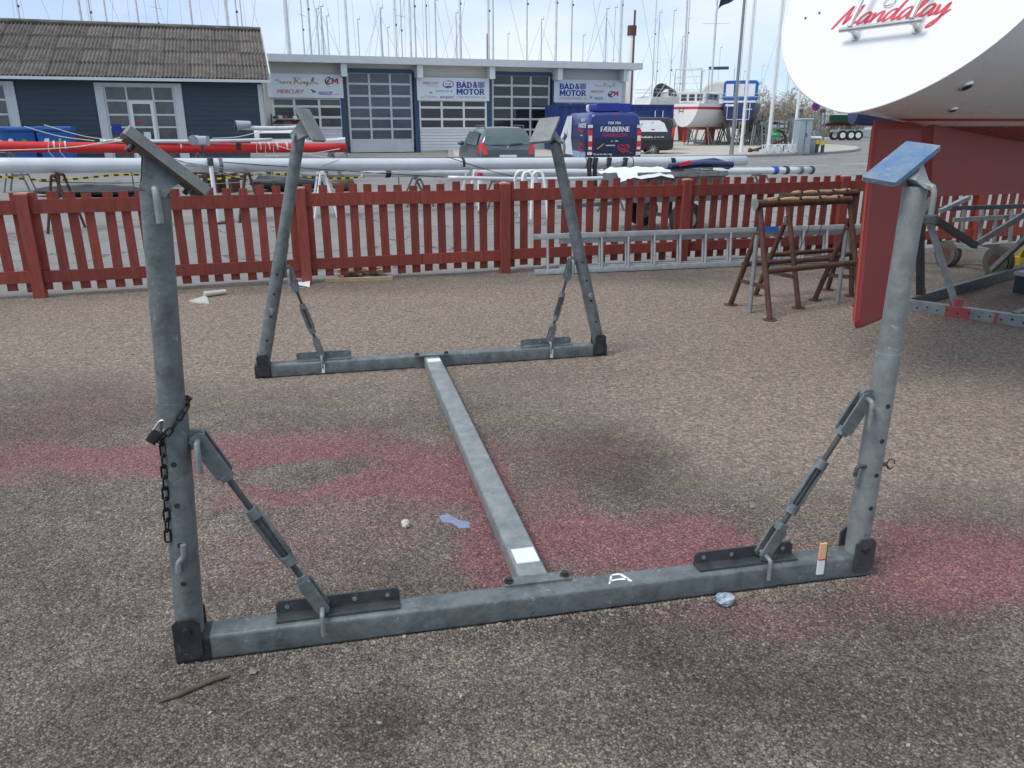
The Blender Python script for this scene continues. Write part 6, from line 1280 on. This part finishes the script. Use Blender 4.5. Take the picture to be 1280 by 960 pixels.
# ================================================================== MASTS against the sky
def mast_label(px, pytop, r, stays):
    pl = [(345, 'the shed roof'), (430, 'the workshop sign next to the shed'), (520, 'the bluish glazed sectional door'), (612, 'the sign between the sectional doors'), (692, 'the dark glazed sectional door'), (781, 'the sign next to the vans'), (845, 'the shipping container'), (2000, 'the boats ashore')]
    p = [b for a, b in pl if px < a][0]
    return '%s %s mast %s, rising behind %s' % ('thick' if r > .11 else 'slim' if r > .08 else 'very thin', 'short' if pytop is not None and pytop > 5 else 'tall', 'with wire stays' if stays else 'without stays', p)
def mast(px, Y_, pytop, r, m=MASTS, spreaders=(), stays=True, gear=True, lean=0):
    c = AY(px, 70, Y_); top = AY(px, max(pytop, -260), Y_).z if pytop is not None else 17 + random.random() * 3
    t = thing('sailboat_mast', mast_label(px, pytop, r, stays) if m is not MASTB else 'brown varnished mast rising behind the workshop roof', 'mast', (c.x, c.y, 0), random.uniform(-.5, .5), None if m is MASTB else 'bare masts behind the yard')
    MB().cyl((0, 0, 0), (lean * top, 0, top), r * .8, r * .6, 8).build('tube', m, t)
    sp = spreaders or ((.62,) if top > 10 else (.7,)); wv = 1.0 * min(1, top / 14)
    for f in sp: MB().cyl((lean * top * f, -wv * .8, top * f - .02), (lean * top * f, wv * .8, top * f - .02), .025, n=5).build('spreader', m, t)
    if stays:
        mb = MB(); f = sp[0]
        for s in (-1, 1):
            mb.tube([(0, s * 1.3, .2), (lean * top * f, s * wv * .8, top * f), (lean * top * .97, 0, top * .97)], .013, 4)
        mb.tube([(-4.2, 0, .2), (lean * top, 0, top - .1)], .013, 4).tube([(4.2, 0, .2), (lean * top, 0, top * .95)], .013, 4); mb.build('rigging', WIRE, t)
    if gear:
        g = MB().box((lean * top + .1, 0, top + .06), (.3, .05, .04)).cyl((lean * top + .2, 0, top + .05), (lean * top + .2, 0, top + .35), .012, n=5); g.ball((.06, 0, top * .55), .1, 6, 4); g.build('masthead_gear', GALVD, t)
random.seed(21)
ML = [(33, 62, None, .11), (109, 58, None, .12), (121, 66, None, .09), (140, 64, None, .1), (179, 62, None, .1), (203, 70, None, .085), (245, 60, None, .11), (289, 52, None, .15), (301, 66, None, .09), (306.5, 68, None, .08), (362, 62, None, .15), (381, 75, None, .08), (389.5, 68, None, .12), (399.5, 72, 12, .09), (405, 66, 9, .12), (411.5, 78, 21, .09), (435.5, 60, None, .14), (449.5, 80, 25, .08), (478, 70, 11, .1), (486, 88, 35, .07), (496, 76, None, .075), (503, 78, None, .08), (514, 62, None, .13), (520, 70, None, .1), (534, 72, None, .085), (545.5, 70, 1, .11), (571, 80, 17, .08), (576, 66, None, .13), (611, 64, None, .12), (616.5, 66, None, .11), (635, 92, 43, .07), (658.5, 70, None, .085), (676.5, 82, 25, .08), (694.5, 64, None, .13), (714, 72, None, .085), (728.5, 88, 45, .07), (756.5, 74, 12, .09), (767, 84, 10, .07), (775, 72, None, .1), (817, 86, None, .08), (822, 88, 16, .08), (839.5, 88, 14, .07), (852, 90, 46, .08), (858, 86, None, .09), (900, 110, 60, .06), (880, 120, 90, .06), (954.5, 120, 83, .05), (932, 110, 90, .06), (988.5, 95, -40, .08)]
for i, (px, Y_, tp_, r) in enumerate(ML): mast(px, Y_, tp_, r, stays=i % 2 == 0 and r > .07)
mast(610, 66, 42, .17, MASTB, stays=False, gear=False)
# tall white tower mast with a brown top beside the workshop
c = AY(788.5, 70, 56); tw_ = thing('lattice_light_tower', 'thick white mast with a dark brown collar standing beside the workshop', 'mast', (c.x, c.y, 0)); zt_ = AY(788, 32, 56).z
MB().cyl((0, 0, 0), (0, 0, zt_ - .6), .28, .24, 12).build('column', WHITE, tw_); MB().cyl((0, 0, zt_ - .6), (0, 0, zt_), .3, n=12).build('collar', RUST, tw_); MB().cyl((.1, -.2, 0), (.12, -.2, zt_ + .9), .07, n=8).build('brown_pole', MASTB, tw_)

# ================================================================== FLAGPOLES AND KERBSIDE THINGS
def pole(pxb, pyb, label, m, r, top=14.5, flag=False):
    b = G(pxb, pyb, .12); t = thing('flagpole', label, 'flagpole', b, 0); MB().cyl((0, 0, 0), (0, 0, top), r, r * .55, 12).build('shaft', m, t); MB().cyl((0, 0, 0), (0, 0, .5), r * 1.35, r * 1.2, 12).build('base_sleeve', m, t); MB().ball((0, 0, top + .06), .09, 8, 6).build('finial', m, t); MB().tube([(r + .03, -.02, .9), (r * .7 + .04, -.02, top - .2)], .012, 4).build('halyard', CANVW, t)
    if flag:
        zf_ = AY(pxb, 3, b.y).z - .12; rows = []
        for i in range(13):
            f = i / 12; rows.append([V3((-.1 - 1.05 * f + 0.06 * math.sin(j * 2), .15 * math.sin(f * 7 + j), zf_ + 1.0 - .42 * j - .5 * f * f + .05 * math.sin(f * 9))) for j in range(3)])
        MB().grid(rows).grid([[V3((.1 + .95 * f, .15 * math.sin(f * 6), zf_ + .95 - .3 * j - .05 * math.sin(f * 6))) for j in range(3)] for f in (0, .25, .5, .75, 1)]).build('flag', FLAGM, t)
pole(914, 193.3, 'grey flagpole flying a dark navy flag on the pavement', GALVL, .085, flag=True); pole(926, 190, 'slim white flagpole next to the grey flagpole', WHITE, .085); pole(959.5, 190.8, 'white flagpole standing by the rusty anchor', WHITE, .095); pole(991.5, 184.8, 'white flagpole standing beside the grey cabinet', WHITE, .095)
# anchor monument
an = G(966, 190.2, .12); at = thing('anchor', 'large rusty stock anchor displayed on the pavement by the flagpoles', 'anchor', an, R(12))
MB().tube([(-1.3, 0, .08), (-.4, 0, .3), (.66, 0, .66)], .065, 8).build('shank', RUST, at); MB().tube(smooth_path([(.1, 0, 1.12), (.42, 0, 1.05), (.64, 0, .8), (.7, 0, .5), (.6, 0, .16)], 4), .075, 8).build('arms', RUST, at); MB().box((.1, 0, 1.1), (.3, .2, .07), (.8, 0, .5), (0, 1, 0), (-.5, 0, .8)).build('fluke', RUST, at); MB().box((.6, 0, .14), (.3, .2, .07), (.5, 0, .8), (0, 1, 0), (-.8, 0, .5)).build('fluke', RUST, at); MB().tube([(-1.15, -.5, .1), (-1.15, .5, .14)], .05, 8).build('stock', RUST, at); MB().ball((-1.35, 0, .1), .13, 8, 6).build('ring', RUST, at)
gs = G(971, 190, .12); g2 = thing('green_sign', 'small green notice board with a white mark behind the anchor', 'sign', gs + V3((0, .6, 0)), 0); MB().lohi((-.3, -.02, .75), (.3, .02, 1.25)).build('board', SIGNG, g2); MB().cyl((-.25, .05, 0), (-.25, .05, 1.2), .03, n=6).build('leg', GALV, g2); MB().cyl((.25, .05, 0), (.25, .05, 1.2), .03, n=6).build('leg', GALV, g2); strokes(MB(), [[(0, .2), (.3, .8), (.5, .3), (.8, .9)], [(.1, .1), (.9, .2)]], lambda x, y: V3((-.18 + x * .36, -.025, .88 + y * .25)), .12, 40).build('mark', INKW, g2)
# low white picket rail
lf0, lf1 = G(952, 192.6, .12), G(996, 191.4, .12); lfd = (lf1 - lf0); lf = thing('low_fence', 'low white metal hoop fence round the anchor on the pavement', 'fence', lf0, math.atan2(lfd.y, lfd.x)); n = 16
for k in range(n + 1): x = lfd.length * k / n; MB().bar((x, 0, 0), (x + .03, 0, .46), .03, .05).build('picket', WHITE, lf)
for z in (.08, .44): MB().bar((0, .03, z), (lfd.length, .03, z), .025, .04).build('rail', WHITE, lf)
for k in range(4): x = lfd.length * (.2 + .2 * k); MB().tube([(x + .25 * math.cos(q * .5), -.04, .26 + .2 * math.sin(q * .5)) for q in range(13)], .02, 5).build('ring', WHITE, lf)
cb0 = G(1004.5, 191.4, .12); ct_ = thing('utility_cabinet', 'tall pale grey electrical cabinet on the pavement', 'cabinet', cb0, R(14)); MB().box((0, .3, .83), (.72, .5, 1.65), bev=.03).build('body', CABG, ct_); MB().box((0, .3, 1.69), (.78, .57, .06), bev=.02).build('roof', TRIM, ct_); MB().lohi((-.012, .03, .1), (.012, .034, 1.6)).build('door_seam', GALVD, ct_); MB().lohi((.06, .03, .8), (.1, .045, 1.0)).build('handle', BLACKP, ct_); MB().box((0, .3, -.0), (.76, .54, .1)).build('plinth', KERB, ct_)
cb1 = G(1017, 190.6, .12); ct2 = thing('utility_cabinet', 'low pale cabinet with a rounded white lid beside the tall grey cabinet', 'cabinet', cb1, R(14)); MB().box((0, .3, .35), (.52, .5, .7), bev=.03).build('body', CABG, ct2); MB().box((.04, .28, .75), (.66, .6, .13), bev=.06).build('lid', WHITE, ct2)
for px, k in ((1020.5, 'taller'), (1027.5, 'shorter')):
    b = G(px, 190.9, .12); t = thing('bollard', 'dark bollard with a yellow top, the %s one of the pair by the cabinets' % k, 'bollard', b, 0, 'yellow topped bollards'); h = .44 if k == 'taller' else .4; MB().cyl((0, 0, 0), (0, 0, h), .09, n=12).build('post', GALVD, t); MB().cyl((0, 0, h), (0, 0, h + .2), .1, n=12).build('yellow_top', YEL, t)
b = AY(1020, 133, 50); ns_ = thing('no_stopping_sign', 'round blue no stopping sign with a red rim on a post', 'road sign', (b.x, b.y, 0), 0); z = b.z; rr = .27
MB().cyl((0, .03, 0), (0, .03, z + .2), .03, n=8).build('post', GALV, ns_); MB().cyl((0, 0, z), (0, -.02, z), rr * 1.0, n=24).build('red_rim', INKR, ns_); MB().cyl((0, -.021, z), (0, -.03, z), rr * .76, n=24).build('blue_disc', INKB, ns_)
MB().bar((-rr * .5, -.034, z + rr * .5), (rr * .5, -.034, z - rr * .5), .008, .07, up=(0, 1, 0)).build('red_bar', INKR, ns_)
# stacked spare cradles
rn = random.Random(31)
for k, (px, Y_) in enumerate(((938, 56), (949, 58), (957, 55), (966, 59), (975, 56), (984, 60), (1008, 57), (1014, 55), (930, 60), (1002, 60))):
    c = AY(px, 160, Y_); t = thing('spare_cradle', 'bare galvanised boat cradle stored among others behind the flagpoles', 'boat cradle', (c.x, c.y, 0), rn.uniform(-.6, .6), 'spare cradles behind the flagpoles'); h = 1.5 + rn.random() * .9; ww = .9
    MB().bar((-ww, 0, .05), (ww, 0, .05), .1, .1).build('base_beam', GALV, t); MB().bar((0, -1, .05), (0, 1.4, .05), .1, .1).build('spine', GALV, t)
    for s in (-1, 1):
        for y in (0, .9): MB().cyl((s * ww, y, .1), (s * ww * .85, y, h), .05, n=6).build('post', GALV if k % 2 else GALVL, t); MB().cyl((s * ww * .9, y, h * .55), (s * ww * .3, y, .1), .03, n=6).build('brace', GALV, t)
        MB().box((s * ww * .82, .45, h), (.1, 1.1, .2), bev=.02).build('pad', GALVD if k % 3 else GALVL, t)
    MB().bar((-ww, .9, .05), (ww, .9, .05), .1, .1).build('base_beam', GALV, t)
# pale stacked timber between the cradles
c = G(984, 183.5); tb3 = thing('pallet_stack', 'stack of pale grey boards behind the white flagpole and the anchor', 'boards', c + V3((0, 3, 0)), R(8))
for k in range(6): MB().lohi((-.9, 0, .1 + k * .3), (.9, 1.2, .1 + k * .3 + .2)).build('board', CABG if k % 2 else TRIM, tb3)
MB().lohi((-.7, .2, 0), (-.5, 1, 1.6)).lohi((.5, .2, 0), (.7, 1, 1.6)).build('spacer', WOODD, tb3)
# grass strip and bare bushes
gm = MB(); rn = random.Random(2)
for k in range(2600):
    p_ = G(rn.uniform(905, 975), rn.uniform(180.5, 184.0)); a_ = rn.random() * 3.14; h = .08 + rn.random() * .22; e = V3((math.cos(a_), math.sin(a_), 0)) * .05; gm.add([p_ - e, p_ + e, p_ + UP * h + e * rn.uniform(-1, 1)], [(0, 1, 2)])
tag(gm.build('grass', GRASSM), 'strip of rough green grass below the boats ashore', 'grass', kind='stuff')
def bush(px, Y_, w2, h, label, seed):
    c = AY(px, 160, Y_); t = thing('bare_bush', label, 'bush', (c.x, c.y, 0), 0, 'bare bushes along the far road'); rn = random.Random(seed); st = MB(); tw = MB()
    for i in range(26):
        a_ = rn.random() * 6.28; r0 = rn.random() * .5; p = V3((math.cos(a_) * r0 * w2 * .5, math.sin(a_) * r0, 0)); d = V3((math.cos(a_) * .5, math.sin(a_) * .4, 1)).normalized(); L = h * rn.uniform(.55, 1.05); q = [p]
        for s in range(4): d = (d + V3((rn.uniform(-.25, .25), rn.uniform(-.25, .25), .05))).normalized(); q.append(q[-1] + d * L / 4)
        st.tube(q, [.045, .035, .028, .02, .01], 5)
        for k in range(46):
            b = q[rn.randrange(1, 5)].lerp(q[rn.randrange(1, 5)], rn.random()); e = V3((rn.uniform(-1, 1), rn.uniform(-1, 1), rn.uniform(-.1, 1))).normalized() * rn.uniform(.25, .8); n_ = e.cross(V3((rn.uniform(-1, 1), rn.uniform(-1, 1), .3))).normalized() * .022; tw.add([b - n_, b + n_, b + e], [(0, 1, 2)])
            for _ in range(2): f = b + e * rn.uniform(.3, .9); g = V3((rn.uniform(-1, 1), rn.uniform(-1, 1), rn.uniform(-.2, .9))).normalized() * rn.uniform(.1, .3); tw.add([f - n_ * .8, f + n_ * .8, f + g], [(0, 1, 2)])
    st.build('stems', TWIG, t); tw.build('twigs', TWIG, t)
for i, (px, Y_, w2, h) in enumerate(((946, 64, 3.0, 4.6), (958, 68, 3.2, 4.8), (970, 72, 3.5, 4.2), (983, 76, 4, 4.0), (996, 70, 3.5, 4.2), (1006, 78, 4, 3.6), (1030, 110, 5, 4.0), (1046, 112, 5, 3.6), (1010, 105, 5, 4.6), (936, 85, 4, 4.2), (1064, 112, 5, 3.4))):
    bush(px, Y_, w2, h, 'bare twiggy bush without leaves behind the stacked cradles' if px < 1008 else 'bare twiggy bush across the far road behind the green boat', 40 + i)
# dry reeds on the far verge
rm = MB(); rn = random.Random(77)
for k in range(2500):
    p_ = G(rn.uniform(1020, 1110), rn.uniform(166, 171)); e = V3((rn.uniform(-.3, .3), 0, rn.uniform(.3, .9))); rm.add([p_ - V3((.05, 0, 0)), p_ + V3((.05, 0, 0)), p_ + e], [(0, 1, 2)])
tag(rm.build('dry_grass', mat('straw', (.3, .26, .17), .9, 0, .3, 2)), 'dry straw coloured grass along the far road verge', 'grass', kind='stuff')
# distant white motor boat glimpsed behind the bushes
bb = AY(972, 145, 88); ya7 = boat('small distant white boat glimpsed between two white flagpoles', V3((bb.x, bb.y, 0)), R(80), 6, 2.4, 1.2, 1.2, .8, GRP, None, 0, name='motor_boat'); MB().box((2.2, 0, 2.8), (1.8, 1.6, .8), bev=.2).build('cabin', GRP, ya7); stands(bb, R(80), 6, 2.4, 1.3, 'steel stands under the small distant white boat')
# far bank closing the horizon
hb_ = MB(); rn = random.Random(3); top = []
for k in range(121):
    x = -500 + k * 10; top.append((x, 420 + 20 * math.sin(k * .3), 2.2 + 1.6 * rn.random() + 1.5 * math.sin(k * .21) ** 2))
hb_.grid([[V3((x, y, -.2)) for x, y, z in top], [V3((x, y + 6, z)) for x, y, z in top], [V3((x, y + 30, -.2)) for x, y, z in top]])
struct(hb_.build('far_bank', mat('far_bank_green', (.12, .13, .11), .9, 0, .25, .05)))
